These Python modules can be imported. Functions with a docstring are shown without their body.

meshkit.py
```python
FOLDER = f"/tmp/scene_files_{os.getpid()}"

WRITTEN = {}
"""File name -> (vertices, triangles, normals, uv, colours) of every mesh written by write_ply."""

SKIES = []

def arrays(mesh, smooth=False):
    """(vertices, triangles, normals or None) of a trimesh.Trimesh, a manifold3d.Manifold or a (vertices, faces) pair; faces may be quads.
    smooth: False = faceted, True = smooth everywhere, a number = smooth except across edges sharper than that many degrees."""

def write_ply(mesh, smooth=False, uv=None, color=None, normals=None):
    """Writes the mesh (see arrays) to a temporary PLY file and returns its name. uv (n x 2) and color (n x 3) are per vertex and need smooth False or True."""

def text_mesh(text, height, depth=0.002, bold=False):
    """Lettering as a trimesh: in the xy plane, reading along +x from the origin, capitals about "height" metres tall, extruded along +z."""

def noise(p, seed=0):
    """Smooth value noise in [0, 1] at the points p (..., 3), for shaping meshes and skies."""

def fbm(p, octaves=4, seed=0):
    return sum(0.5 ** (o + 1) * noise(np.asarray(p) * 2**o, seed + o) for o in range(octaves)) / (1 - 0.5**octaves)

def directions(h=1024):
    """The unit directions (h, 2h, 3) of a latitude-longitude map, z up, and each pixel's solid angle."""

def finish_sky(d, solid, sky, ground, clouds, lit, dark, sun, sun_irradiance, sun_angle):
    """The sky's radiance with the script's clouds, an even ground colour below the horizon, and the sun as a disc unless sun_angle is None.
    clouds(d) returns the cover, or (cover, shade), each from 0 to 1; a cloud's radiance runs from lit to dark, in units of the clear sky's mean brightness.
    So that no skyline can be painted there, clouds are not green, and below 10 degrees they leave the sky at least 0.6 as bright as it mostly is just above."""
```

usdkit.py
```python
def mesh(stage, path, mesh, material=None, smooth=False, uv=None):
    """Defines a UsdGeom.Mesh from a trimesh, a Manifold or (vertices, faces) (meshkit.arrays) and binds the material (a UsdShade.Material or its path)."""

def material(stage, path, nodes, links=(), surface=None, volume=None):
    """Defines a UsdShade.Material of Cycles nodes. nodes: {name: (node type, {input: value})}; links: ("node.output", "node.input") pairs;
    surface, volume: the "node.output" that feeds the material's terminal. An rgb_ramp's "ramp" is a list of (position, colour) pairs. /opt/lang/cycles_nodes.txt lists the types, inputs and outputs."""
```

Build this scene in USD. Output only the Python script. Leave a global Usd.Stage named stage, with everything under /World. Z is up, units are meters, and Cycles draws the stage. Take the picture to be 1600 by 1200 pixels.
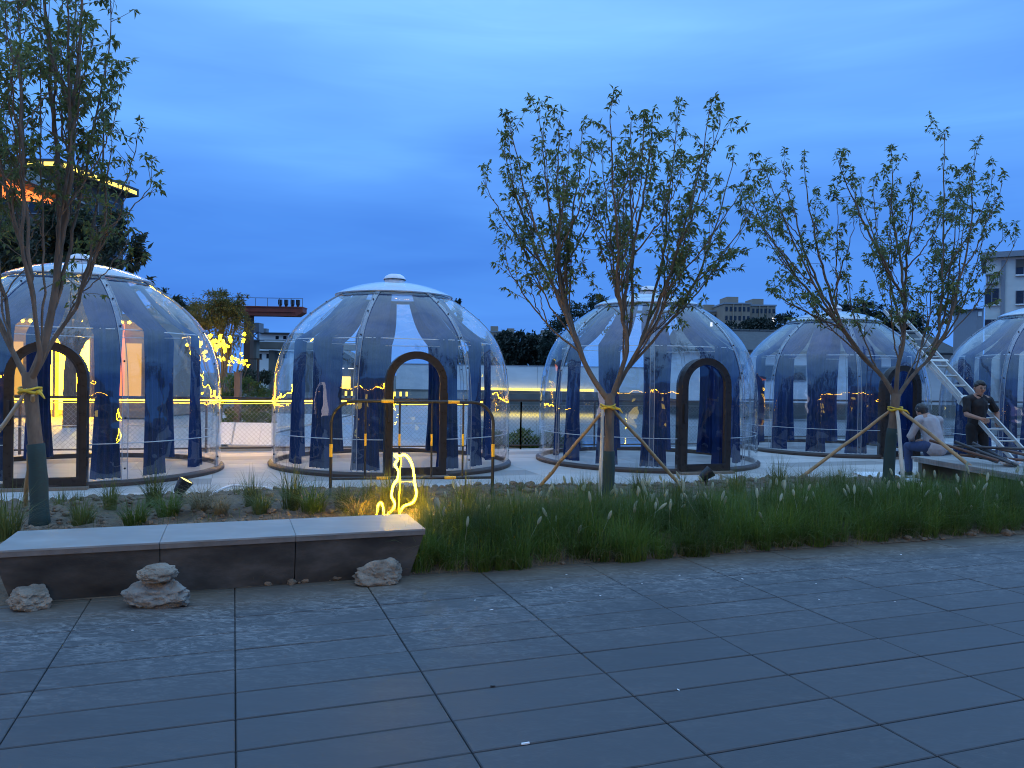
import math, random
import numpy as np
import trimesh, manifold3d
from shapely.geometry import Polygon, Point, LineString
from shapely import affinity
import usdkit, meshkit
from pxr import Usd, UsdGeom, UsdLux, UsdShade, Gf, Sdf, Vt

stage = Usd.Stage.CreateInMemory()
UsdGeom.SetStageUpAxis(stage, "Z"); UsdGeom.SetStageMetersPerUnit(stage, 1.0)
world = UsdGeom.Xform.Define(stage, "/World"); stage.SetDefaultPrim(world.GetPrim())
UsdGeom.Scope.Define(stage, "/World/Looks")
RNG = np.random.default_rng(7); random.seed(7)
rad, PI = math.radians, math.pi

# ------------------------------------------------------------------ camera
F, PITCH, ROLL, CH = 1215.0, -0.0091, 0.0161, 1.52
EXPOSURE = 0.0
cam = UsdGeom.Camera.Define(stage, "/World/camera")
cam.CreateHorizontalApertureAttr(36.0); cam.CreateVerticalApertureAttr(27.0)
cam.CreateFocalLengthAttr(36.0 * F / 1600)
cam.CreateExposureAttr(EXPOSURE)
cam.CreateClippingRangeAttr((0.05, 5000))
_fwd = np.array([0, math.cos(PITCH), math.sin(PITCH)]); _up0 = np.array([0, -math.sin(PITCH), math.cos(PITCH)]); _r0 = np.array([1.0, 0, 0])
_right = math.cos(ROLL) * _r0 + math.sin(ROLL) * _up0
_up = -math.sin(ROLL) * _r0 + math.cos(ROLL) * _up0
M = np.eye(4); M[0, :3] = _right; M[1, :3] = _up; M[2, :3] = -_fwd; M[3, :3] = (0, 0, CH)
cam.AddTransformOp().Set(Gf.Matrix4d(*M.ravel().tolist()))

def ray(px, py):
    return _fwd + (px - 800) / F * _right - (py - 600) / F * _up
def gnd(px, py, z=0.0):
    d = ray(px, py); return np.array([0, 0, CH]) + d * (z - CH) / d[2]
def at(px, py, y):
    d = ray(px, py); return np.array([0, 0, CH]) + d * y / d[1]

# ------------------------------------------------------------------ sky and sun
SUN_EL, SUN_ROT = rad(3.0), rad(-120.0)
SKY_K = 1.0
def mat(name, nodes, links, surface, volume=None):
    return usdkit.material(stage, "/World/Looks/" + name, nodes, links, surface=surface, volume=volume)
sky_m = mat("dusk_sky", {
    "tc": ("texture_coordinate", {}),
    "sky": ("sky_texture", {"sky_type": "single_scattering", "sun_disc": False, "sun_elevation": SUN_EL, "sun_rotation": SUN_ROT}),
    "xyz": ("separate_xyz", {}),
    "map": ("mapping", {"scale": (0.9, 0.9, 4.2), "rotation": (0.0, 0.05, 0.3)}),
    "n": ("noise_texture", {"scale": 1.7, "detail": 3.0, "roughness": 0.45, "distortion": 0.5}),
    "map2": ("mapping", {"scale": (1.0, 1.0, 9.0), "rotation": (0.04, -0.05, 0.9), "location": (3.1, 0.4, 0.2)}),
    "n2": ("noise_texture", {"scale": 2.6, "detail": 6.0, "roughness": 0.6, "distortion": 0.5}),
    "el": ("rgb_ramp", {"ramp": [(0.0, (0.98, 3.5, 10.3)), (0.11, (0.74, 2.85, 9.2)), (0.19, (0.86, 3.1, 9.6)), (0.28, (1.65, 4.8, 12.0)), (0.37, (2.2, 5.7, 12.6)), (0.45, (2.5, 6.1, 12.8)), (0.7, (4.6, 9.2, 16.2)), (1.0, (7.4, 11.4, 17.0))]}),
    "shade": ("rgb_ramp", {"ramp": [(0.30, (0.58, 0.66, 0.78)), (0.46, (0.84, 0.88, 0.94)), (0.60, (1.06, 1.05, 1.03)), (0.75, (1.20, 1.12, 1.05))]}),
    "wisp": ("rgb_ramp", {"ramp": [(0.40, (0.95, 0.96, 0.98)), (0.6, (1.02, 1.02, 1.01)), (0.75, (1.12, 1.09, 1.03))]}),
    "m1": ("mix_color", {"blend_type": "multiply", "fac": 1.0, "use_clamp": False}),
    "m2": ("mix_color", {"blend_type": "multiply", "fac": 1.0, "use_clamp": False}),
    "cov": ("mix_color", {"blend_type": "mix", "fac": 0.94, "use_clamp": False}),
    "bg": ("background_shader", {"strength": 0.1 * SKY_K}),
}, [("tc.generated", "xyz.vector"), ("tc.generated", "map.vector"), ("map.vector", "n.vector"), ("tc.generated", "map2.vector"), ("map2.vector", "n2.vector"),
    ("xyz.z", "el.fac"), ("n.fac", "shade.fac"), ("n2.fac", "wisp.fac"), ("el.color", "m1.a"), ("shade.color", "m1.b"), ("m1.result", "m2.a"), ("wisp.color", "m2.b"),
    ("sky.color", "cov.a"), ("m2.result", "cov.b"), ("cov.result", "bg.color")], "bg.background")
sky = UsdLux.DomeLight.Define(stage, "/World/sky")
UsdShade.MaterialBindingAPI.Apply(sky.GetPrim()).Bind(sky_m)
sky.GetPrim().SetCustomDataByKey("kind", "structure")
sun = UsdLux.DistantLight.Define(stage, "/World/sun")
sun.CreateIntensityAttr(0.02); sun.CreateAngleAttr(15.0); sun.CreateNormalizeAttr(True); sun.CreateColorAttr((1.0, 0.9, 0.78))
_sd = np.array([math.sin(SUN_ROT) * math.cos(SUN_EL), math.cos(SUN_ROT) * math.cos(SUN_EL), math.sin(SUN_EL)])
_rot = Gf.Rotation(Gf.Vec3d(0, 0, 1), Gf.Vec3d(*_sd.tolist()))
sun.AddTransformOp().Set(Gf.Matrix4d().SetRotate(_rot))

# ------------------------------------------------------------------ helpers
_names = {}
def numbered(parent, name):
    k = _names.get((parent, name), 0); _names[(parent, name)] = k + 1
    return name if k == 0 else f"{name}_{k:03d}"
def tag(p, label=None, cat=None, group=None, kind=None):
    for k, v in (("label", label), ("category", cat), ("group", group), ("kind", kind)):
        if v: p.SetCustomDataByKey(k, v)
    return p
def thing(name, label, cat, loc=(0, 0, 0), rz=0.0, group=None, kind=None):
    x = UsdGeom.Xform.Define(stage, "/World/" + numbered("/World", name))
    x.AddTranslateOp().Set(Gf.Vec3d(*[float(v) for v in loc])); x.AddRotateZOp().Set(math.degrees(rz))
    return tag(x.GetPrim(), label, cat, group, kind)
def part(name, mesh, m, parent=None, smooth=False, label=None, kind=None, loc=None):
    pp = "/World" if parent is None else str(parent.GetPath())
    me = usdkit.mesh(stage, pp + "/" + numbered(pp, name), mesh, m, smooth=smooth)
    if loc is not None: me.AddTranslateOp().Set(Gf.Vec3d(*[float(v) for v in loc]))
    return tag(me.GetPrim(), label, None, None, kind)
def copy_of(src, name, label, loc, rz=0.0, group=None, scale=None, inst=True):
    was = src.GetCustomData()
    x = UsdGeom.Xform.Define(stage, "/World/" + numbered("/World", name))
    x.GetPrim().GetReferences().AddInternalReference(src.GetPath())
    x.ClearXformOpOrder()
    x.AddTranslateOp().Set(Gf.Vec3d(*[float(v) for v in loc])); x.AddRotateZOp().Set(math.degrees(rz))
    if scale is not None: x.AddScaleOp().Set(Gf.Vec3f(*([float(scale)] * 3 if np.ndim(scale) == 0 else [float(v) for v in scale])))
    if inst: x.GetPrim().SetInstanceable(True)
    return tag(x.GetPrim(), label, was.get("category"), group or was.get("group"))
cat_ = trimesh.util.concatenate
def T(m, x=0, y=0, z=0): m = m.copy(); m.apply_translation((x, y, z)); return m
def R(m, ang, axis=(0, 0, 1), point=(0, 0, 0)):
    m = m.copy(); m.apply_transform(trimesh.transformations.rotation_matrix(ang, axis, point)); return m
def box(sx, sy, sz, c=(0, 0, 0), bev=0.0):
    if bev <= 0: return T(trimesh.creation.box((sx, sy, sz)), *c)
    pts = []
    for a in (-1, 1):
        for b in (-1, 1):
            for d in (-1, 1):
                X, Y, Z = a * sx / 2, b * sy / 2, d * sz / 2
                pts += [(X - a * bev, Y, Z), (X, Y - b * bev, Z), (X, Y, Z - d * bev)]
    h = trimesh.convex.convex_hull(np.array(pts)); return T(h, *c)
def tube(pts, r, sides=8, cap=True):
    p = np.asarray(pts, float); n = len(p)
    rr = np.broadcast_to(np.asarray(r, float), (n,))
    t = np.gradient(p, axis=0); t /= np.linalg.norm(t, axis=1, keepdims=True) + 1e-12
    ref = np.array([0, 0, 1.0]) if abs(t[0, 2]) < 0.9 else np.array([1.0, 0, 0])
    a = np.cross(t[0], ref); a /= np.linalg.norm(a); A = [a]
    for i in range(1, n):
        a = A[-1] - t[i] * np.dot(A[-1], t[i]); a /= np.linalg.norm(a) + 1e-12; A.append(a)
    A = np.array(A); B = np.cross(t, A)
    ang = np.arange(sides) * 2 * PI / sides
    v = p[:, None] + rr[:, None, None] * (np.cos(ang)[None, :, None] * A[:, None] + np.sin(ang)[None, :, None] * B[:, None])
    v = v.reshape(-1, 3)
    i, j = np.meshgrid(np.arange(n - 1), np.arange(sides), indexing="ij")
    q = np.stack([i * sides + j, i * sides + (j + 1) % sides, (i + 1) * sides + (j + 1) % sides, (i + 1) * sides + j], -1).reshape(-1, 4)
    f = [q[:, [0, 1, 2]], q[:, [0, 2, 3]]]
    if cap:
        v = np.vstack([v, p[:1], p[-1:]]); k = np.arange(sides)
        f.append(np.stack([np.full(sides, n * sides), (k + 1) % sides, k], 1)); o = (n - 1) * sides
        f.append(np.stack([np.full(sides, n * sides + 1), o + k, o + (k + 1) % sides], 1))
    return trimesh.Trimesh(v, np.vstack(f), process=False)
def revolve(prof, n=72, a0=0.0, a1=2 * PI, closed_profile=False):
    """prof: (r, z); sheet, angle measured from -y towards +x."""
    pr = np.asarray(prof, float)
    full = abs(a1 - a0 - 2 * PI) < 1e-6
    an = np.linspace(a0, a1, n + 1)[: n if full else n + 1]
    if closed_profile: pr = np.vstack([pr, pr[:1]])
    v = np.stack([np.sin(an)[:, None] * pr[None, :, 0], -np.cos(an)[:, None] * pr[None, :, 0], np.broadcast_to(pr[None, :, 1], (len(an), len(pr)))], -1)
    m = len(pr); f = []
    na = len(an)
    i, j = np.meshgrid(np.arange(na if full else na - 1), np.arange(m - 1), indexing="ij")
    i2 = (i + 1) % na
    q = np.stack([i * m + j, i2 * m + j, i2 * m + j + 1, i * m + j + 1], -1).reshape(-1, 4)
    return trimesh.Trimesh(v.reshape(-1, 3), np.vstack([q[:, [0, 1, 2]], q[:, [0, 2, 3]]]), process=False)
def prism(poly, z0, z1):
    if isinstance(poly, (list, tuple, np.ndarray)): poly = Polygon(poly)
    return T(trimesh.creation.extrude_polygon(poly, z1 - z0, engine="earcut"), 0, 0, z0)
def sheet(poly, z):
    v, f = trimesh.creation.triangulate_polygon(poly, engine="earcut")
    return trimesh.Trimesh(np.column_stack([v, np.full(len(v), z)]), f, process=False)
def beam(a, b, w, h):
    a, b = np.asarray(a, float), np.asarray(b, float); d = b - a; L = np.linalg.norm(d); d /= L
    s = np.cross(d, [0, 0, 1.0]); s = s / np.linalg.norm(s) if np.linalg.norm(s) > 1e-6 else np.array([1.0, 0, 0]); u = np.cross(s, d)
    m = trimesh.creation.box((w, L, h)); m4 = np.eye(4); m4[:3, 0] = s; m4[:3, 1] = d; m4[:3, 2] = u; m4[:3, 3] = (a + b) / 2
    m.apply_transform(m4); return m
def hull_chain(chains, ref=0.02, it=8):
    """chains: lists of (point, radius); bones are hulls of spheres; one smooth continuous solid."""
    out = []
    sph = lambda p, r: manifold3d.Manifold.sphere(float(r), 16).translate([float(x) for x in p])
    for ch in chains:
        if len(ch) == 1: out.append(sph(*ch[0]))
        for (p, r), (q, s) in zip(ch[:-1], ch[1:]):
            out.append(manifold3d.Manifold.batch_hull([sph(p, r), sph(q, s)]))
    m = manifold3d.Manifold.batch_boolean(out, manifold3d.OpType.Add).refine_to_length(ref)
    a = m.to_mesh(); t = trimesh.Trimesh(a.vert_properties[:, :3], a.tri_verts, process=True)
    trimesh.smoothing.filter_taubin(t, iterations=it); return t

# ------------------------------------------------------------------ materials
def solid(name, col, rough=0.6, var=0.25, scale=6.0, bump=0.0, bscale=40.0, metallic=0.0, spec=0.5, stretch=(1, 1, 1), detail=5.0, rvar=0.15, coord="object", col2=None):
    c = np.array(col, float)
    lo = np.array(col2, float) if col2 is not None else c * (1 - var)
    hi = np.minimum(c * (1 + var), 0.9)
    nodes = {"tc": ("texture_coordinate", {}), "mp": ("mapping", {"scale": stretch}),
             "n": ("noise_texture", {"scale": scale, "detail": detail, "roughness": 0.6}),
             "r": ("rgb_ramp", {"ramp": [(0.28, tuple(lo)), (0.5, tuple(c)), (0.72, tuple(hi))]}),
             "rr": ("map_range", {"from_min": 0.3, "from_max": 0.7, "to_min": max(rough - rvar, 0.03), "to_max": min(rough + rvar, 1.0)}),
             "p": ("principled_bsdf", {"metallic": metallic, "specular_ior_level": spec})}
    links = [("tc." + coord, "mp.vector"), ("mp.vector", "n.vector"), ("n.fac", "r.fac"), ("r.color", "p.base_color"), ("n.fac", "rr.value"), ("rr.result", "p.roughness")]
    if bump > 0:
        nodes["bn"] = ("noise_texture", {"scale": bscale, "detail": 4.0}); nodes["b"] = ("bump", {"strength": 1.0, "distance": bump})
        links += [("mp.vector", "bn.vector"), ("bn.fac", "b.height"), ("b.normal", "p.normal")]
    return mat(name, nodes, links, "p.BSDF")
def emit(name, col, strength): return mat(name, {"e": ("emission", {"color": col, "strength": strength})}, [], "e.emission")
def pane(name, base=0.06, power=4.0, grazing=0.85, tint=(0.96, 0.975, 0.985), rough=0.02, wav=0.0, wscale=1.5, haze=0.0, hazecol=(0.8, 0.85, 0.9)):
    nodes = {"lw": ("layer_weight", {"blend": 0.5}), "pw": ("math", {"math_type": "power", "value2": power}), "ml": ("math", {"math_type": "multiply_add", "value2": grazing, "value3": base, "use_clamp": True}),
             "t": ("transparent_bsdf", {"color": tint}), "g": ("glossy_bsdf", {"color": (1, 1, 1), "roughness": rough}), "mx": ("mix_closure", {})}
    links = [("lw.facing", "pw.value1"), ("pw.value", "ml.value1"), ("ml.value", "mx.fac"), ("g.BSDF", "mx.closure2")]
    if haze > 0:
        nodes["d"] = ("diffuse_bsdf", {"color": hazecol}); nodes["hz"] = ("mix_closure", {"fac": haze})
        links += [("t.BSDF", "hz.closure1"), ("d.BSDF", "hz.closure2"), ("hz.closure", "mx.closure1")]
    else: links += [("t.BSDF", "mx.closure1")]
    if wav > 0:
        nodes["tc"] = ("texture_coordinate", {}); nodes["wn"] = ("noise_texture", {"scale": wscale, "detail": 2.0}); nodes["b"] = ("bump", {"strength": 1.0, "distance": wav})
        links += [("tc.object", "wn.vector"), ("wn.fac", "b.height"), ("b.normal", "g.normal")]
    return mat(name, nodes, links, "mx.closure")
def leafy(name, col, var=0.45, trans=0.3, scale=3.0, rough=0.5):
    c = np.array(col, float)
    nodes = {"gp": ("geometry", {}), "n": ("noise_texture", {"scale": scale, "detail": 3.0}),
             "add": ("math", {"math_type": "multiply_add", "value2": 0.35, "value3": 0.0}), "sum": ("math", {"math_type": "add"}),
             "r": ("rgb_ramp", {"ramp": [(0.35, tuple(c * (1 - var))), (0.62, tuple(c)), (0.95, tuple(c * (1 + var) * np.array([1.25, 1.05, 0.9])))]}),
             "p": ("principled_bsdf", {"roughness": rough, "specular_ior_level": 0.35}), "t": ("translucent_bsdf", {}), "mx": ("mix_closure", {"fac": trans})}
    links = [("gp.position", "n.vector"), ("gp.random_per_island", "add.value1"), ("n.fac", "sum.value1"), ("add.value", "sum.value2"), ("sum.value", "r.fac"), ("r.color", "p.base_color"), ("r.color", "t.color"), ("p.BSDF", "mx.closure1"), ("t.BSDF", "mx.closure2")]
    return mat(name, nodes, links, "mx.closure")
def tilemat(name, col, rough, marks=0.25):
    """slate-dark paving tile: grain, pale scuffs stretched along the tile, dust drifts near the planting bed."""
    c = np.array(col, float)
    nodes = {"gp": ("geometry", {}), "rot": ("mapping", {"rotation": (0, 0, -0.344), "scale": (1.2, 9.0, 1.0)}), "rot2": ("mapping", {"rotation": (0, 0, -0.25), "scale": (2.6, 6.0, 1.0)}),
             "n": ("noise_texture", {"scale": 1.3, "detail": 6.0, "roughness": 0.65}), "n2": ("noise_texture", {"scale": 3.4, "detail": 10.0, "roughness": 0.8, "distortion": 1.6}),
             "big": ("noise_texture", {"scale": 1.5, "detail": 5.0, "roughness": 0.6}),
             "base": ("rgb_ramp", {"ramp": [(0.3, tuple(c * 0.78)), (0.5, tuple(c)), (0.7, tuple(c * 1.22))]}),
             "scuff": ("map_range", {"from_min": 0.47, "from_max": 0.64, "to_min": 0.0, "to_max": 1.0, "clamp": True}),
             "sp": ("separate_xyz", {}), "lx": ("math", {"math_type": "multiply_add", "value2": -0.337, "value3": 0.0}), "ly": ("math", {"math_type": "multiply_add", "value2": 0.9415}),
             "edge": ("map_range", {"from_min": 3.8, "from_max": 5.7, "to_min": 0.06, "to_max": 1.0, "clamp": True}),
             "patch": ("map_range", {"from_min": 0.36, "from_max": 0.58, "to_min": 0.2, "to_max": 1.0, "clamp": True}), "am0": ("math", {"math_type": "multiply"}), "am": ("math", {"math_type": "multiply"}), "am2": ("math", {"math_type": "multiply", "value2": marks}),
             "soil": ("map_range", {"from_min": 5.15, "from_max": 5.75, "to_min": 0.0, "to_max": 1.0, "clamp": True}), "sb": ("math", {"math_type": "multiply"}), "sb2": ("math", {"math_type": "multiply", "value2": 1.75, "use_clamp": True}),
             "mx": ("mix_color", {"b": (0.40, 0.40, 0.39)}), "mx2": ("mix_color", {"b": (0.125, 0.095, 0.064)}),
             "rr": ("map_range", {"from_min": 0.3, "from_max": 0.75, "to_min": rough - 0.1, "to_max": rough + 0.14}),
             "bn": ("noise_texture", {"scale": 160.0, "detail": 3.0}), "b": ("bump", {"strength": 1.0, "distance": 0.0007}),
             "p": ("principled_bsdf", {"specular_ior_level": 0.32})}
    links = [("gp.position", "rot.vector"), ("gp.position", "rot2.vector"), ("rot.vector", "n.vector"), ("rot2.vector", "n2.vector"), ("gp.position", "big.vector"), ("n.fac", "base.fac"), ("n2.fac", "scuff.value"),
             ("gp.position", "sp.vector"), ("sp.x", "lx.value1"), ("sp.y", "ly.value1"), ("lx.value", "ly.value3"), ("ly.value", "edge.value"), ("ly.value", "soil.value"),
             ("big.fac", "patch.value"), ("scuff.result", "am0.value1"), ("patch.result", "am0.value2"), ("am0.value", "am.value1"), ("edge.result", "am.value2"), ("am.value", "am2.value1"), ("base.color", "mx.a"), ("am2.value", "mx.fac"),
             ("soil.result", "sb.value1"), ("big.fac", "sb.value2"), ("sb.value", "sb2.value1"), ("mx.result", "mx2.a"), ("sb2.value", "mx2.fac"),
             ("mx2.result", "p.base_color"), ("n.fac", "rr.value"), ("rr.result", "p.roughness"), ("gp.position", "bn.vector"), ("bn.fac", "b.height"), ("b.normal", "p.normal")]
    return mat(name, nodes, links, "p.BSDF")

TILES = [tilemat(f"slate_tile_{'abcde'[k]}", np.array([0.052, 0.055, 0.060]) * s, 0.52 + 0.02 * k, 0.85) for k, s in enumerate((0.92, 1.0, 1.06, 0.96, 1.11))]
SLABS = [solid(f"pale_slab_{'abcd'[k]}", np.array([0.47, 0.44, 0.405]) * s, 0.6, 0.14, 2.2, 0.0006, 90, stretch=(1, 5, 1), rvar=0.1) for k, s in enumerate((1.0, 0.9, 1.1, 0.62))]
m_joint = solid("joint_dark", (0.02, 0.02, 0.022), 0.9)
m_ground = solid("earth_ground", (0.09, 0.085, 0.07), 0.95, 0.3, 0.4, coord="object")
m_soil = solid("dry_soil", (0.12, 0.088, 0.058), 0.95, 0.5, 9.0, 0.02, 30.0, col2=(0.045, 0.034, 0.024), detail=9)
m_clod = solid("soil_clod", (0.15, 0.11, 0.075), 0.95, 0.4, 9.0, 0.004, 60)
m_conc = solid("stained_concrete", (0.056, 0.050, 0.044), 0.85, 1.3, 2.2, 0.002, 60, stretch=(1, 1, 2.2), col2=(0.016, 0.014, 0.013), detail=8)
m_coping = solid("grey_stone_coping", (0.23, 0.235, 0.23), 0.6, 0.3, 3.0, 0.0006, 120, stretch=(1, 2, 1), detail=9)
m_coping_e = solid("brown_stone_edge", (0.15, 0.13, 0.115), 0.7, 0.3, 9.0, 0.001, 90)
m_rock = solid("limestone_rock", (0.19, 0.18, 0.16), 0.85, 0.6, 9.0, 0.02, 24, detail=9, col2=(0.12, 0.1, 0.08))
m_rock2 = solid("tan_rock", (0.19, 0.16, 0.125), 0.85, 0.6, 9.0, 0.02, 24, detail=9, col2=(0.13, 0.1, 0.07))
m_shell = pane("clear_acrylic", 0.095, 4.0, 0.8, wav=0.035, wscale=1.6, haze=0.012, hazecol=(0.6, 0.75, 0.95))
m_rib = pane("acrylic_flange", 0.07, 3.0, 0.75, (0.92, 0.95, 0.97), 0.05, haze=0.04, hazecol=(0.72, 0.76, 0.8))
m_edge = solid("frosted_acrylic_edge", (0.26, 0.29, 0.33), 0.25, 0.05)
m_rod = solid("clear_plastic_rod", (0.55, 0.6, 0.66), 0.25, 0.05)
m_cap = pane("milky_acrylic_cap", 0.12, 3.0, 0.7, (0.85, 0.9, 0.95), 0.06, haze=0.22, hazecol=(0.62, 0.68, 0.76))
m_vent = solid("white_plastic_vent", (0.72, 0.72, 0.76), 0.35, 0.05)
m_bronze = solid("dark_bronze_frame", (0.028, 0.022, 0.019), 0.4, 0.2, 12, metallic=0.3)
m_ring = solid("brown_base_ring", (0.05, 0.034, 0.028), 0.5, 0.25, 10)
m_bolt = solid("dark_bolt", (0.04, 0.04, 0.045), 0.4, 0.1, metallic=0.6)
m_glass = pane("door_glass", 0.07, 4.0, 0.8, wav=0.006, wscale=2.0)
m_sill = solid("wooden_sill", (0.20, 0.16, 0.12), 0.75, 0.3, 4, 0.001, 60, stretch=(1, 8, 1))
def cloth(name, col):
    c = np.array(col)
    return mat(name, {"tc": ("texture_coordinate", {}), "n": ("noise_texture", {"scale": 3.0, "detail": 4.0}), "r": ("rgb_ramp", {"ramp": [(0.3, tuple(c * 0.75)), (0.7, tuple(c * 1.25))]}),
        "p": ("principled_bsdf", {"roughness": 0.85, "specular_ior_level": 0.2}), "t": ("translucent_bsdf", {}), "mx": ("mix_closure", {"fac": 0.3})},
        [("tc.object", "n.vector"), ("n.fac", "r.fac"), ("r.color", "p.base_color"), ("r.color", "t.color"), ("p.BSDF", "mx.closure1"), ("t.BSDF", "mx.closure2")], "mx.closure")
m_curtain = cloth("blue_curtain", (0.007, 0.030, 0.13))
m_bark = solid("bark", (0.135, 0.10, 0.072), 0.9, 0.4, 14, 0.004, 40, stretch=(1, 1, 0.35))
m_wrap = solid("green_trunk_wrap", (0.022, 0.045, 0.042), 0.85, 0.35, 30, 0.003, 60, stretch=(1, 1, 3))
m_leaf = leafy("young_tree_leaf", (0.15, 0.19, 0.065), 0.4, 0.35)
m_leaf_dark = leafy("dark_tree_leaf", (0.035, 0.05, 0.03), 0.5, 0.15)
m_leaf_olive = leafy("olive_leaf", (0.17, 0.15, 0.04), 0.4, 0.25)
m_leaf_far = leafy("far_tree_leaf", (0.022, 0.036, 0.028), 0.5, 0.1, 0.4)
m_shrub = leafy("shrub_leaf", (0.09, 0.14, 0.03), 0.45, 0.2, 1.5)
m_grass = leafy("fountain_grass_blade", (0.085, 0.135, 0.020), 0.55, 0.25, 2.2)
m_grass_l = leafy("tuft_grass_blade", (0.115, 0.135, 0.035), 0.5, 0.25, 3.0)
m_grass_dry = leafy("dry_grass_blade", (0.25, 0.19, 0.10), 0.4, 0.2, 3.0)
m_seed = leafy("pale_seed_head", (0.42, 0.43, 0.30), 0.25, 0.3)
m_bamboo = solid("bamboo_pole", (0.36, 0.245, 0.125), 0.6, 0.3, 8, 0.001, 40, stretch=(1, 1, 0.2))
m_bleached = solid("bleached_pole", (0.46, 0.42, 0.34), 0.7, 0.25, 8, 0.001, 40, stretch=(1, 1, 0.2))
m_strap = solid("yellow_strap", (0.62, 0.42, 0.03), 0.6, 0.25, 10)
m_black = solid("black_paint", (0.016, 0.016, 0.018), 0.4, 0.2, 12)
m_yband = solid("yellow_band", (0.75, 0.42, 0.03), 0.4, 0.1, 12)
m_neon = emit("neon_yellow", (1.0, 0.56, 0.003), 230.0)
m_neon_s = solid("neon_support", (0.7, 0.6, 0.3), 0.4, 0.05)
m_led = emit("warm_led", (1.0, 0.50, 0.0035), 130.0)
m_led_eave = emit("eave_led", (1.0, 0.52, 0.02), 52.0)
m_led_soft = emit("soft_led", (1.0, 0.72, 0.12), 2.5)
m_led_far = emit("far_led", (1.0, 0.76, 0.14), 2.4)
m_lampball = emit("lamp_ball_glow", (1.0, 0.66, 0.016), 11.0)
m_window = emit("lit_window", (1.0, 0.58, 0.014), 30.0)
m_window_hot = emit("shop_glow", (1.0, 0.55, 0.006), 90.0)
m_amber = emit("amber_window", (1.0, 0.50, 0.10), 1.1)
m_winw = emit("white_window", (0.9, 0.9, 1.0), 1.6)
m_flood = emit("flood_lens", (1.0, 0.86, 0.25), 2.5)
m_rail = solid("dark_handrail", (0.07, 0.05, 0.04), 0.4, 0.2, 6)
m_wire = solid("steel_wire", (0.30, 0.28, 0.26), 0.4, 0.1, metallic=0.7)
m_white = solid("white_render", (0.74, 0.76, 0.76), 0.8, 0.10, 0.5, stretch=(1, 1, 3))
m_whitebuild = solid("white_plaster", (0.62, 0.62, 0.58), 0.85, 0.08, 0.6, stretch=(1, 1, 4))
m_greyroof = solid("dark_roof_tiles", (0.045, 0.05, 0.058), 0.7, 0.25, 3, 0.01, 8)
m_eave = solid("grey_eave", (0.22, 0.24, 0.27), 0.6, 0.1)
m_pane_dark = solid("dark_window_glass", (0.012, 0.016, 0.026), 0.12, 0.2, 2)
m_facade = solid("beige_facade", (0.27, 0.21, 0.16), 0.85, 0.15, 0.2)
m_facade2 = solid("brown_facade", (0.10, 0.085, 0.075), 0.8, 0.2, 0.5)
m_rust = solid("red_lead_steel", (0.22, 0.045, 0.028), 0.6, 0.35, 2, 0.002, 20)
m_rust_d = solid("rusty_post", (0.10, 0.05, 0.03), 0.8, 0.35, 3)
m_steel = solid("grey_steel", (0.14, 0.16, 0.19), 0.5, 0.2, 3)
m_concv = solid("viaduct_concrete", (0.16, 0.15, 0.13), 0.85, 0.3, 0.7)
m_wood = solid("weathered_plank", (0.27, 0.255, 0.235), 0.75, 0.3, 2, 0.001, 30, stretch=(1, 9, 1))
m_deck = solid("grey_deck_plank", (0.33, 0.34, 0.36), 0.55, 0.2, 2, 0.001, 30, stretch=(1, 9, 1))
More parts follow.
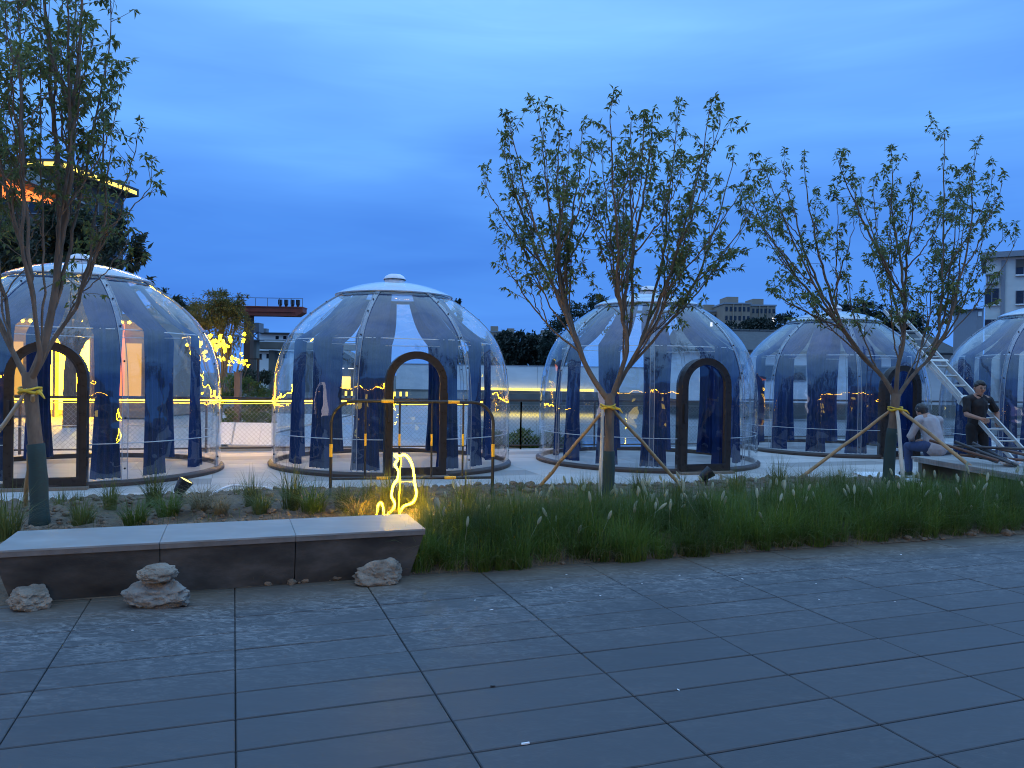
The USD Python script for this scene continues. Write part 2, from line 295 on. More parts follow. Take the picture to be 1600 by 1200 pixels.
m_post = solid("brown_wood_post", (0.12, 0.09, 0.075), 0.8, 0.3, 5, stretch=(4, 4, 0.6))
m_alu = solid("brushed_aluminium", (0.48, 0.48, 0.46), 0.45, 0.15, 8, metallic=0.5)
m_skin = solid("skin", (0.34, 0.19, 0.13), 0.5, 0.12, 20)
m_hair = solid("black_hair", (0.012, 0.011, 0.011), 0.45, 0.3, 60, stretch=(1, 1, 0.2))
m_shirt_g = solid("grey_knit", (0.36, 0.345, 0.36), 0.9, 0.12, 12, 0.002, 30)
m_polo = solid("black_polo", (0.014, 0.013, 0.015), 0.85, 0.2, 12)
m_trous = solid("black_trousers", (0.010, 0.010, 0.012), 0.85, 0.2, 12)
m_jeans = solid("blue_denim", (0.035, 0.06, 0.14), 0.85, 0.35, 14)
m_pipe = solid("dark_pipe", (0.06, 0.06, 0.065), 0.4, 0.3, 8, metallic=0.4)
m_pipe_r = solid("rusty_pipe", (0.12, 0.06, 0.04), 0.7, 0.4, 8)
m_cloth_w = solid("white_cloth", (0.65, 0.66, 0.68), 0.85, 0.1, 6)
m_foam = solid("white_foam_board", (0.72, 0.73, 0.74), 0.7, 0.06, 6)
m_orange = emit("orange_sign_glow", (1.0, 0.22, 0.05), 2.2)
m_water = mat("pond_water", {"gp": ("geometry", {}), "mp": ("mapping", {"scale": (0.5, 1.6, 1)}), "n": ("noise_texture", {"scale": 1.6, "detail": 4.0}), "b": ("bump", {"strength": 1.0, "distance": 0.002}),
    "p": ("principled_bsdf", {"base_color": (0.012, 0.02, 0.02), "roughness": 0.05, "ior": 1.33})}, [("gp.position", "mp.vector"), ("mp.vector", "n.vector"), ("n.fac", "b.height"), ("b.normal", "p.normal")], "p.BSDF")

# ------------------------------------------------------------------ ground frame aligned with the paving
TH = 0.34426; U = np.array([math.cos(TH), math.sin(TH)]); V = np.array([math.sin(TH), -math.cos(TH)])
O2 = np.array([-0.851, 5.121]); TA, TB = 0.9, 0.3026
def uv(u, v): return O2 + U * u + V * v
def to_uv(p): d = np.asarray(p)[..., :2] - O2; return d @ U, d @ V

# ground with a hole for the pond
POND = Polygon([(0.4, 17.3), (5.2, 19.0), (5.8, 21.6), (14, 24), (60, 34), (70, 77), (-3.0, 75.5), (-2.2, 40), (-0.8, 24)])
groundpoly = Polygon([(-1500, -900), (1500, -900), (1500, 1800), (-1500, 1800)], [list(POND.exterior.coords)])
g = sheet(groundpoly, -0.06); tag(part("ground", g, m_ground), "bare earth ground around the terrace and the pond", None, None, "structure")
pw = sheet(POND.buffer(0.5), -0.95); tag(part("pond_water", pw, m_water), "dark still pond behind the railing", None, None, "structure")
ex = np.array(POND.exterior.coords)
bk = cat_([beam((*a, -0.56), (*b, -0.56), 0.2, 0.96) for a, b in zip(ex[:-1], ex[1:])])
tag(part("pond_bank", bk, m_concv), "concrete edge of the pond", None, None, "structure")

# dark pavement: sheet + tiles
pav = Polygon([tuple(uv(a, b)) for a, b in ((-14, 13), (22, 13), (22, -0.9), (-14, -0.9))])
pm = sheet(pav, -0.014); pave = part("pavement", pm, m_joint); tag(pave, "dark slate paving in the foreground", None, None, "structure")
pav2 = Polygon([(-40, -30), (40, -30), tuple(uv(22, 13)), tuple(uv(-14, 13))])
tag(part("forecourt", sheet(pav2, -0.03), TILES[1]), "dark paved forecourt behind the camera", None, None, "structure")
def tile(sx, sy, t, dz, bev=0.004):
    b = 0.5
    v = []
    for (ins, z) in ((0.0, -t), (0.0, -bev), (bev, 0.0)):
        for a, c in ((-1, -1), (1, -1), (1, 1), (-1, 1)): v.append((a * (sx / 2 - ins), c * (sy / 2 - ins), z))
    f = []
    for k in (0, 4):
        for i in range(4): j = (i + 1) % 4; f += [(k + i, k + j, k + 4 + j), (k + i, k + 4 + j, k + 4 + i)]
    f += [(8, 9, 10), (8, 10, 11)]
    return trimesh.Trimesh(np.array(v, float), np.array(f), process=False)
cands = []
for i in range(-6, 16):
    for L in range(-3, 12):
        c = uv((i + 0.5) * TA, (L + 0.5) * TB)
        rel = np.array([c[0], c[1], -CH]); d = rel @ _fwd
        if d < 0.8: continue
        px, py = 800 + F * (rel @ _right) / d, 600 - F * (rel @ _up) / d
        cands.append((not (-350 < px < 1950 and py < 1420), d, i, L))
cands.sort(); rest = []
for k, (off, d, i, L) in enumerate(cands):
    m = tile(TA - 0.006, TB - 0.009, 0.025, 0)
    tilt = RNG.normal(0, 0.0016, 2); m = R(m, tilt[0], (1, 0, 0)); m = R(m, tilt[1], (0, 1, 0))
    c = uv((i + 0.5) * TA, (L + 0.5) * TB)
    m = T(R(m, TH), c[0], c[1], RNG.normal(0, 0.0007))
    if k < 295: part("tile", m, TILES[RNG.integers(0, 5)], pave)
    else: rest.append(m)
part("tile_field", cat_(rest), TILES[1], pave, kind="stuff")

# pale terrace under the domes
tf = [(-13.0, 6.6), (-5.66, 8.62), (-4.57, 9.2), (-2.95, 9.76), (-1.17, 10.3), (1.78, 10.8), (3.9, 11.6), (6.4, 12.05), (16, 15.0), (15.5, 22.6), (5.7, 20.0), (5.1, 18.0), (0.0, 16.45), (-13.5, 12.6)]
terr_poly = Polygon(tf)
terr = part("terrace", sheet(terr_poly.buffer(0.05), -0.03), m_joint); tag(terr, "pale stone terrace under the domes", None, None, "structure")
SA, SB = 1.2, 0.6; pieces = []
for i in range(-14, 18):
    for L in range(-26, 0):
        c = uv((i + 0.5) * SA + (0.0), (L + 0.5) * SB - 0.8)
        sq = Polygon([tuple(c + U * a * (SA / 2 - 0.003) + V * b * (SB / 2 - 0.003)) for a, b in ((-1, -1), (1, -1), (1, 1), (-1, 1))])
        q = sq.intersection(terr_poly)
        if q.is_empty or q.area < 0.03: continue
        for gg in getattr(q, "geoms", [q]):
            pieces.append((math.hypot(*c), i, L, gg))
pieces.sort(key=lambda x: x[0]); rest = []
for k, (d, i, L, q) in enumerate(pieces):
    m = prism(q, -0.024 , 0.0 + float(RNG.normal(0, 0.0006)))
    mm = SLABS[3] if (L % 5 == 0 and RNG.random() < 0.8) else SLABS[RNG.integers(0, 3)]
    if k < 298: part("slab", m, mm, terr)
    else: rest.append(m)
if rest: part("slab_field", cat_(rest), SLABS[0], terr, kind="stuff")

# planting bed soil
bed = Polygon([tuple(uv(-13, -0.62)), tuple(uv(-2.8, -0.66)), tuple(uv(0.2, -0.70)), tuple(uv(3, -0.66)), tuple(uv(6.8, -0.56)), tuple(uv(18, -0.5)), (17, 14.9), (6.4, 12.25), (3.9, 11.8), (1.78, 11.0), (-1.17, 10.45), (-2.95, 9.9), (-4.57, 9.35), (-5.66, 8.75), (-13, 6.75)])
def soil_h(x, y):
    p = np.stack([np.asarray(x, float), np.asarray(y, float), np.zeros_like(np.asarray(x, float))], -1)
    h = 0.10 * meshkit.fbm(p * 1.3, 4, 3) + 0.075 * meshkit.fbm(p * 6.0, 4, 5)
    return h
def bed_edge(x, y):
    return bed.exterior.distance(Point(x, y))
gx, gy = np.meshgrid(np.arange(-8.0, 10.5, 0.04), np.arange(3.5, 13.6, 0.04), indexing="ij")
import shapely
def soil_z(x, y):
    x, y = np.asarray(x, float), np.asarray(y, float); xx, yy = np.atleast_1d(x), np.atleast_1d(y)
    d = shapely.distance(shapely.points(xx.ravel(), yy.ravel()), bed.exterior).reshape(xx.shape)
    z = 0.004 + np.clip(d / 0.5, 0, 1) * (soil_h(xx, yy) + 0.01)
    return z if x.ndim else float(z[0])
inside = shapely.contains_xy(bed, gx.ravel(), gy.ravel()).reshape(gx.shape)
idx = np.arange(gx.size).reshape(gx.shape); ok = inside[:-1, :-1] | inside[1:, :-1] | inside[1:, 1:] | inside[:-1, 1:]
q = np.stack([idx[:-1, :-1][ok], idx[1:, :-1][ok], idx[1:, 1:][ok], idx[:-1, 1:][ok]], -1)
sxy = np.stack([gx.ravel(), gy.ravel()], -1); used = np.unique(q); outv = used[~inside.ravel()[used]]
for k in outv:
    p = bed.exterior.interpolate(bed.exterior.project(Point(*sxy[k]))); sxy[k] = (p.x, p.y)
szz = np.zeros(len(sxy)); szz[used] = soil_z(sxy[used, 0], sxy[used, 1]); szz[outv] = 0.002
sm = trimesh.Trimesh(np.column_stack([sxy, szz]), np.vstack([q[:, [0, 1, 2]], q[:, [0, 2, 3]]]), process=False); sm.remove_unreferenced_vertices()
tag(part("soil", sm, m_soil, smooth=True), "bare brown soil of the planting bed", None, None, "structure")
cl = []
protos = []
for k in range(5):
    c = trimesh.creation.icosphere(1, 1.0); n = meshkit.fbm(c.vertices * 1.7 + k * 9, 3, k); c.vertices *= (0.6 + 0.8 * n)[:, None] * np.array([1, 0.85, 0.65]); protos.append(c)
minx, miny, maxx, maxy = -7, 5.5, 9, 13
while len(cl) < 5200:
    x, y = RNG.uniform(minx, maxx), RNG.uniform(miny, maxy)
    if not bed.contains(Point(x, y)): continue
    if RNG.random() > 0.35 + 0.65 * math.exp(-((x - 0.8) ** 2 / 2 + (y - 9.3) ** 2 / 0.9)): continue
    s = float(np.clip(RNG.lognormal(-3.9, 0.5), 0.008, 0.06))
    c = protos[RNG.integers(0, 5)].copy(); c.apply_scale(s); c = R(c, RNG.uniform(0, 6.28)); cl.append(T(c, x, y, soil_z(x, y) + s * 0.2))
tag(part("soil_clods", cat_(cl), m_clod), "loose clods and pebbles scattered on the bare soil", "rubble", None, "stuff")

# ------------------------------------------------------------------ concrete bench with stone coping, left
bz = 0.37
fl, fr, blk, brk = [to_uv(gnd(*p, bz)) for p in ((0, 862), (665, 826), (28, 833), (627, 803))]
u0, u1 = -4.0, fr[0]; v_front, v_back = fr[1], brk[1]
u_left = fl[0]
bench = thing("planter_bench", "long stained concrete bench topped with grey stone slabs, rocks against its foot", "bench")
ubase0, ubase1 = fl[0] + 0.06, fr[0] - 0.06
vb_f, vb_b = v_front - 0.09, v_back + 0.08
def skewbox(u0b, u1b, v0b, v1b, u0t, u1t, v0t, v1t, z0, z1):
    pts = [(*uv(a, b), z0) for a, b in ((u0b, v0b), (u1b, v0b), (u1b, v1b), (u0b, v1b))] + [(*uv(a, b), z1) for a, b in ((u0t, v0t), (u1t, v0t), (u1t, v1t), (u0t, v1t))]
    return trimesh.convex.convex_hull(np.array(pts))
joints = [fl[0] - 0.06, to_uv(gnd(248, 851, bz))[0], to_uv(gnd(463, 838, bz))[0], fr[0]]
for a, b in zip(joints[:-1], joints[1:]):
    tl = 0.0
    part("bench_block", skewbox(a + (0.10 if a == joints[0] else 0.003), b - (0.10 if b == joints[-1] else 0.003), v_front - 0.10, v_back + 0.10,
         a + (0.012 if a == joints[0] else 0.003), b - (0.012 if b == joints[-1] else 0.003), v_front - 0.012, v_back + 0.012, -0.01, bz - 0.047), m_conc, bench)
    part("coping_slab", skewbox(a + 0.002, b - 0.002, v_front, v_back, a + 0.002, b - 0.002, v_front, v_back, bz - 0.012, bz), m_coping, bench)
    part("coping_edge", skewbox(a + 0.002, b - 0.002, v_front - 0.002, v_back + 0.002, a + 0.002, b - 0.002, v_front - 0.002, v_back + 0.002, bz - 0.045, bz - 0.012), m_coping_e, bench)

def rock(seed, sx, sy, sz, facets=14):
    rg = np.random.default_rng(seed)
    m = trimesh.creation.icosphere(4, 1.0); v = m.vertices.copy()
    for _ in range(facets):
        n = rg.normal(size=3); n /= np.linalg.norm(n); d = rg.uniform(0.55, 0.85)
        o = v @ n - d; v = v - np.clip(o, 0, None)[:, None] * n * 0.93
    v = v + m.vertex_normals * (meshkit.fbm(v * 3.2 + seed, 4, seed) - 0.5)[:, None] * 0.42 + m.vertex_normals * (meshkit.fbm(v * 10 + seed, 4, seed) - 0.5)[:, None] * 0.14
    v *= np.array([sx, sy, sz]) / np.ptp(v, axis=0); v[:, 2] = np.maximum(v[:, 2], np.percentile(v[:, 2], 14) + 0.12 * (v[:, 2] - np.percentile(v[:, 2], 14))); v[:, 2] -= v[:, 2].min()
    return trimesh.Trimesh(v, m.faces, process=False)
def place_rock(mesh, px, py, rz, m, label, z=0.0, back=0.0):
    p = gnd(px, py, z); p = p + np.array([-V[0], -V[1], 0]) * back
    t = part("rock", T(R(mesh, rz), p[0], p[1], z - 0.004), m, smooth=28); tag(t, label, "rock"); return p
place_rock(rock(3, 0.27, 0.22, 0.165), 46, 954, 0.2, m_rock2, "small rounded tan rock at the left end of the concrete bench", back=0.07)
place_rock(rock(37, 0.41, 0.27, 0.205), 240, 952, 2.9, m_rock, "large jagged grey rock on the paving under a smaller rock", back=0.09)
place_rock(rock(25, 0.26, 0.17, 0.125), 250, 906, 0.6, m_rock2, "brownish rock perched on top of the large jagged rock", z=0.168, back=0.0)
place_rock(rock(37, 0.38, 0.24, 0.20), 600, 914, 0.35, m_rock2, "tan notched rock against the right end of the concrete bench", back=0.08)

# ------------------------------------------------------------------ bubble domes
PROF = [(1.998, 0.06), (2.004, 0.4), (2.004, 0.8), (1.997, 1.15), (1.965, 1.5), (1.885, 1.85), (1.76, 2.13), (1.60, 2.345), (1.345, 2.58), (1.10, 2.755), (0.90, 2.872)]
from scipy.interpolate import PchipInterpolator, CubicSpline
_s = np.cumsum([0] + [math.dist(a, b) for a, b in zip(PROF[:-1], PROF[1:])]); _cs = CubicSpline(_s, np.array(PROF))
def prof(n, dr=0.0, s0=0.0, s1=None):
    s = np.linspace(s0, _s[-1] if s1 is None else s1, n); p = _cs(s); t = _cs(s, 1); nrm = np.stack([t[:, 1], -t[:, 0]], 1); nrm /= np.linalg.norm(nrm, axis=1, keepdims=True)
    return p + nrm * dr
DOOR_A = rad(0.0); SEG = 2 * PI / 7
def arch_outline(w, h, n=18):
    r = w / 2
    return [(-r, 0)] + [(r * math.cos(a), h - r + r * math.sin(a)) for a in np.linspace(PI, 0, n)] + [(r, 0)]
def build_dome(name, label, loc, rz):
    d = thing(name, label, "dome", loc, rz)
    ring = revolve([(1.95, 0.0), (2.05, 0.0), (2.055, 0.045), (2.045, 0.06), (2.015, 0.075), (1.955, 0.075)], 96, closed_profile=True)
    part("base_ring", ring, m_ring, d, smooth=40)
    for k in range(7):
        a0 = -SEG / 2 + k * SEG; a1 = a0 + SEG
        if k == 0:
            m = revolve(prof(120), 64, a0, a1); c = m.triangles_center
            w = 0.41; h = 1.80
            inar = (np.abs(c[:, 0]) < w) & (c[:, 2] < h) & ((c[:, 2] < h - w) | (c[:, 0] ** 2 + (c[:, 2] - (h - w)) ** 2 < w * w)) & (c[:, 1] < 0)
            m = trimesh.Trimesh(m.vertices, m.faces[~inar], process=False); m.remove_unreferenced_vertices()
        else: m = revolve(prof(36), 14, a0, a1)
        part("shell_panel", m, m_shell, d, smooth=True)
    for k in range(7):
        a = -SEG / 2 + k * SEG; hw = 0.036
        pr = prof(40, 0.010)
        strip = revolve(pr, 3, a - 0.001, a + 0.001)
        # constant-width flange
        P3 = np.stack([np.sin(a) * pr[:, 0], -np.cos(a) * pr[:, 0], pr[:, 1]], 1); side = np.array([np.cos(a), np.sin(a), 0])
        vv = np.vstack([P3 - side * hw, P3 + side * hw]); n = len(P3); i = np.arange(n - 1)
        ff = np.vstack([np.stack([i, n + i, n + i + 1], 1), np.stack([i, n + i + 1, i + 1], 1)])
        rb = part("rib", trimesh.Trimesh(vv, ff, process=False), m_rib, d, smooth=True)
        for s in (-1, 1): part("flange_edge", tube(P3 + side * hw * s, 0.0055, 5), m_edge, rb, smooth=True)
        for t in (0.07, 0.28, 0.5, 0.66, 0.8, 0.92):
            j = int(t * (n - 1)); bm = trimesh.creation.icosphere(1, 0.014); part("bolt", T(bm, *(P3[j] + np.array([np.sin(a), -np.cos(a), 0.2]) * 0.006)), m_bolt, rb)
    cap = revolve([(1.0, 2.865), (0.985, 2.885), (0.9, 2.93), (0.7, 3.005), (0.45, 3.07), (0.2, 3.10), (0.0, 3.11)], 64)
    part("roof_cap", cap, m_cap, d, smooth=True)
    part("cap_rim", revolve([(1.004, 2.857), (1.004, 2.872), (0.985, 2.876), (0.985, 2.853)], 64, closed_profile=True), m_edge, d, smooth=40)
    part("top_ring", revolve([(0.88, 2.82), (0.93, 2.82), (0.94, 2.855), (0.88, 2.875)], 64, closed_profile=True), m_bronze, d, smooth=40)
    part("roof_vent", revolve([(0.0, 3.26), (0.1, 3.25), (0.155, 3.22), (0.185, 3.18), (0.185, 3.165), (0.17, 3.16), (0.17, 3.10), (0.185, 3.05)], 32), m_vent, d, smooth=40)
    part("vent_seam", revolve([(0.172, 3.148), (0.19, 3.148), (0.19, 3.162), (0.172, 3.162)], 32, closed_profile=True), m_bolt, d)
    # curtain rods: straight pieces from rib to rib at 2.1 m, and a hoop at 0.55 m
    zr, rrod = 2.08, 1.67
    for k in range(7):
        a0 = -SEG / 2 + k * SEG + 0.02; a1 = a0 + SEG - 0.04
        part("curtain_rod", tube([(rrod * math.sin(a0), -rrod * math.cos(a0), zr), (rrod * math.sin(a1), -rrod * math.cos(a1), zr)], 0.008, 6), m_rod, d)
    an = np.linspace(0.24, 2 * PI - 0.24, 80)
    part("wall_hoop", tube(np.stack([1.99 * np.sin(an), -1.99 * np.cos(an), 0 * an + 0.56], 1), 0.007, 5), m_rod, d, smooth=True)
    # curtains: spread under the roof, gathered at the rod, hanging to the floor
    rg = np.random.default_rng(5)
    for deg, wt, wr, wh in ((21, 12, 6.5, 7), (-22, 11, 7, 8), (46, 12, 6, 6.5), (-51, 12, 7, 7), (80, 11, 7, 7.5), (-80, 12, 6, 7), (106, 10, 7, 8), (139, 11, 6.5, 7.5), (-114, 10, 7, 7), (-148, 11, 7, 8), (178, 10, 6, 6.5)):
        nu = 44; tt = np.concatenate([np.linspace(0, 1, 14)[:-1], 1 + np.linspace(0, 1, 26)])
        a = rad(deg + rg.uniform(-2, 2)); ph = rg.uniform(0, 6.28); nf = rg.integers(4, 6); lean = rg.uniform(-0.06, 0.06)
        verts = []
        for t in tt:
            if t <= 1:
                r = 0.87 + (rrod - 0.87) * t; z = 2.83 + (zr + 0.012 - 2.83) * t - 0.10 * math.sin(PI * t) * (1 - 0.3 * t); hw = rad(wt + (wr - wt) * t ** 1.5); amp = 0.008 + 0.010 * t
                hwm = hw * r
            else:
                s = t - 1; r = rrod + 0.012 + 0.03 * s; z = zr + 0.012 + (0.055 - zr) * s; w = wr + (wh - wr) * s - 1.2 * math.sin(PI * s); hwm = rad(w) * rrod; amp = 0.026 + 0.026 * s
            for k in range(nu + 1):
                x = (k / nu * 2 - 1)
                fold = amp * math.sin(x * PI * nf + ph + 0.5 * math.sin(3.1 * t + ph)) + 0.3 * amp * math.sin(x * 31 + 2 * t)
                off = x * hwm + (lean * (t - 1) * 0.5 if t > 1 else 0)
                aa = a + off / max(r, 0.5); rr = r - 0.045 + fold
                verts.append((rr * math.sin(aa), -rr * math.cos(aa), z))
        n0, n1 = len(tt), nu + 1; i, j = np.meshgrid(np.arange(n0 - 1), np.arange(nu), indexing="ij")
        qd = np.stack([i * n1 + j, i * n1 + j + 1, (i + 1) * n1 + j + 1, (i + 1) * n1 + j], -1).reshape(-1, 4)
        part("curtain", trimesh.Trimesh(np.array(verts), np.vstack([qd[:, [0, 1, 2]], qd[:, [0, 2, 3]]]), process=False), m_curtain, d, smooth=True)
    # door in panel 0, flat plane just outside the shell
    W, H = 0.92, 1.86
    out = Polygon(arch_outline(W, H)); inn = affinity.translate(Polygon(arch_outline(W - 0.20, H - 0.23)), 0, 0.13)
    fr_ = out.difference(inn)
    fm = trimesh.creation.extrude_polygon(fr_, 0.07, engine="earcut"); fm = R(fm, PI / 2, (1, 0, 0)); fm = T(fm, 0, -1.975, 0.015)
    df = part("door_frame", fm, m_bronze, d, label="dark bronze arched door frame")
    # jamb tunnel from the frame back to the curved shell
    o2 = out.buffer(-0.004); jm = o2.difference(o2.buffer(-0.022)).intersection(Polygon([(-1, 0.01), (1, 0.01), (1, 3), (-1, 3)]))
    jt = T(R(trimesh.creation.extrude_polygon(jm, 0.13, engine="earcut"), PI / 2, (1, 0, 0)), 0, -1.847, 0.015); part("door_jamb", jt, m_bronze, d)
    gp = T(R(trimesh.creation.extrude_polygon(inn.buffer(0.01), 0.006, engine="earcut"), PI / 2, (1, 0, 0)), 0, -1.995, 0.015)
    gpv = np.array([(x, -2.0, z + 0.015) for x, z in inn.buffer(0.01).exterior.coords[:-1]]); tri = trimesh.creation.triangulate_polygon(inn.buffer(0.01), engine="earcut")
    part("door_glass", trimesh.Trimesh(np.column_stack([tri[0][:, 0], np.full(len(tri[0]), -2.0), tri[0][:, 1] + 0.015]), tri[1], process=False), m_glass, df)
    edge = T(R(trimesh.creation.extrude_polygon(inn.buffer(0.012).difference(inn.buffer(-0.012)), 0.012, engine="earcut"), PI / 2, (1, 0, 0)), 0, -2.037, 0.015); part("glazing_bead", edge, m_bolt, df)
    part("door_handle", box(0.03, 0.05, 0.30, (-0.405, -2.06, 0.98), 0.006), m_black, df)
    for z in (0.35, 1.2): part("hinge", box(0.02, 0.03, 0.12, (0.465, -2.02, z), 0.004), m_bolt, df)
    part("door_sill", box(0.98, 0.14, 0.05, (0, -2.07, 0.012), 0.004), m_sill, d)
    return d
DA = rad(18.5)
dome1 = build_dome("bubble_dome", "clear dome at the left edge with yellow shop lights glowing behind it", (-6.5, 11.7, 0.002), DA)
domes = [((-2.05, 13.42, 0.002), "clear dome in the middle, behind the black and yellow barrier"), ((2.52, 14.55, 0.002), "clear dome behind the middle young tree, door right of the trunk"),
         ((7.22, 17.55, 0.002), "clear dome set farther back, behind the right young tree"), ((10.6, 15.15, 0.002), "clear dome cut off by the right picture edge, behind the ladder")]
for p, l in domes: copy_of(dome1, "bubble_dome", l, p, DA)
tag(dome1, group="transparent bubble domes along the terrace")
for k in range(1, 5): tag(stage.GetPrimAtPath(f"/World/bubble_dome_{k:03d}"), group="transparent bubble domes along the terrace")

# ------------------------------------------------------------------ railing along the terrace edge
def railing(name, label, pts, led, mesh_on=True):
    t = thing(name, label, "railing")
    pts = [np.array(p, float) for p in pts]
    for a, b in zip(pts[:-1], pts[1:]):
        a3, b3 = np.array([*a, 0]), np.array([*b, 0])
        part("handrail", beam(a3 + [0, 0, 1.03], b3 + [0, 0, 1.03], 0.07, 0.05), m_rail, t)
        part("middle_wire", tube([a3 + [0, 0, 0.93], b3 + [0, 0, 0.93]], 0.008, 5), m_wire, t)
        part("bottom_rail", beam(a3 + [0, 0, 0.08], b3 + [0, 0, 0.08], 0.03, 0.03), m_rail, t)
        L = np.linalg.norm(b - a); n = max(1, round(L / 1.5)); dr = (b3 - a3) / L
        for k in range(n + 1):
            part("post", box(0.035, 0.035, 1.0, tuple(a3 + dr * L * k / n + [0, 0, 0.5])), m_rail, t)
        if mesh_on:
            h0, h1 = 0.10, 0.92; s = 0.085; wires = []
            for k in np.arange(-(h1 - h0), L, s):
                for sg in (1, -1):
                    x0, x1 = k, k + (h1 - h0); z0, z1 = (h0, h1) if sg > 0 else (h1, h0)
                    c0, c1 = max(x0, 0), min(x1, L)
                    if c1 <= c0: continue
                    zz = lambda x: z0 + (z1 - z0) * (x - x0) / (x1 - x0)
                    wires.append(tube([a3 + dr * c0 + [0, 0, zz(c0)], a3 + dr * c1 + [0, 0, zz(c1)]], 0.0028, 3, cap=False))
            part("wire_mesh", cat_(wires), m_wire, t, kind="stuff")
    for a, b in led:
        part("led_strip", beam((*a, 0.985), (*b, 0.985), 0.02, 0.022), m_led, t)
    return t
RL = lambda x: 16.33 + (x - 0.02) * 0.2876
railing("railing", "long dark railing with wire mesh and a yellow light strip behind the domes", [(-13.2, RL(-13.2)), (0.2, RL(0.2)), (5.0, RL(5.0) )], [((-13.0, RL(-13.0) - 0.01), (-0.6, RL(-0.6) - 0.01))])
railing("railing", "dark railing stepping out around the dome that is set back", [(5.0, RL(5.0)), (5.6, 19.9), (15.3, 22.5)], [], True)

# ------------------------------------------------------------------ crowd barrier
bp0, bp1 = gnd(516, 784, 0.04), gnd(769, 781, 0.04)
bd = (bp1 - bp0); BL = np.linalg.norm(bd[:2]); brz = math.atan2(bd[1], bd[0])
bar = thing("crowd_barrier", "black tubular crowd barrier with yellow bands in front of the middle dome", "barrier", (bp0[0], bp0[1], 0.0), brz)
hT, hB, rc = 1.21, 0.31, 0.26
fr_pts = [(0, 0, 0.10), (0, 0, 0.5), (0, 0, hT - rc)] + [(rc - rc * math.cos(a), 0, hT - rc + rc * math.sin(a)) for a in np.linspace(0.15, PI / 2, 7)] + [(BL - rc + rc * math.sin(a), 0, hT - rc + rc * math.cos(a)) for a in np.linspace(0, PI / 2 - 0.15, 7)] + [(BL, 0, hT - rc), (BL, 0, 0.5), (BL, 0, 0.10)]
part("frame", tube(fr_pts, 0.019, 10), m_black, bar, smooth=40)
part("bottom_rail", tube([(0.01, 0, hB), (BL - 0.01, 0, hB)], 0.017, 8), m_black, bar, smooth=40)
xs = [(p - 516) / 253 * BL for p in (568, 620.5, 671, 720.5)]
for x in xs:
    part("upright", tube([(x, 0, hB), (x, 0, hT)], 0.012, 8), m_black, bar, smooth=40)
    part("yellow_band", tube([(x, 0, 0.69), (x, 0, 0.83)], 0.0145, 8), m_yband, bar, smooth=40)
for x in (0, BL): part("yellow_band", tube([(x, 0, 0.56), (x, 0, 0.71)], 0.022, 10), m_yband, bar, smooth=40)
for a, b in ((592, 611), (696, 714)): part("yellow_band", tube([((a - 516) / 253 * BL, 0, hT), ((b - 516) / 253 * BL, 0, hT)], 0.0215, 10), m_yband, bar, smooth=40)
for a, b in ((586, 604), (692, 710)): part("yellow_band", tube([((a - 516) / 253 * BL, 0, hB), ((b - 516) / 253 * BL, 0, hB)], 0.0195, 10), m_yband, bar, smooth=40)
for x in (0, BL):
    part("foot", tube([(x, -0.24, 0.03), (x, -0.12, 0.12), (x, 0, 0.20), (x, 0.12, 0.12), (x, 0.24, 0.03)], 0.017, 8), m_black, bar, smooth=40)

# ------------------------------------------------------------------ neon animal outline behind the bench
NY = 7.55
def npx(pts): return [at(560 + x / 9.23, 690 + y / 9.23, NY) for x, y in pts]
def smooth_path(pts, n=60):
    p = np.array(pts); s = np.concatenate([[0], np.cumsum(np.linalg.norm(np.diff(p, axis=0), axis=1))]); return PchipInterpolator(s, p)(np.linspace(0, s[-1], n))
neon = thing("neon_sign", "glowing yellow neon outline of a sitting animal behind the concrete bench", "neon sign")
body_o = npx([(560, 1200), (590, 1060), (605, 1010), (660, 930), (780, 880), (830, 790), (835, 740), (812, 600), (795, 430), (740, 262), (650, 188), (600, 212), (535, 180), (518, 195), (572, 250), (525, 335), (577, 430), (568, 525), (502, 640), (478, 780), (527, 905), (500, 975), (430, 1045), (400, 1190)])
part("neon_tube", tube(smooth_path(body_o, 110), 0.0105, 8), m_neon, neon, smooth=True)
part("tail_tube", tube(smooth_path(npx([(265, 1200), (268, 1060), (278, 935), (325, 880), (350, 930), (370, 1060), (376, 1200)]), 40), 0.0105, 8), m_neon, neon, smooth=True)
part("support_stick", tube([at(560 + 614 / 9.23, 690 + 200 / 9.23, NY + 0.02), at(560 + 570 / 9.23, 690 + 1330 / 9.23, NY + 0.02)], 0.006, 6), m_neon_s, neon)
part("cross_stick", tube([at(560 + 540 / 9.23, 690 + 578 / 9.23, NY + 0.02), at(560 + 812 / 9.23, 690 + 578 / 9.23, NY + 0.02)], 0.004, 6), m_neon_s, neon)

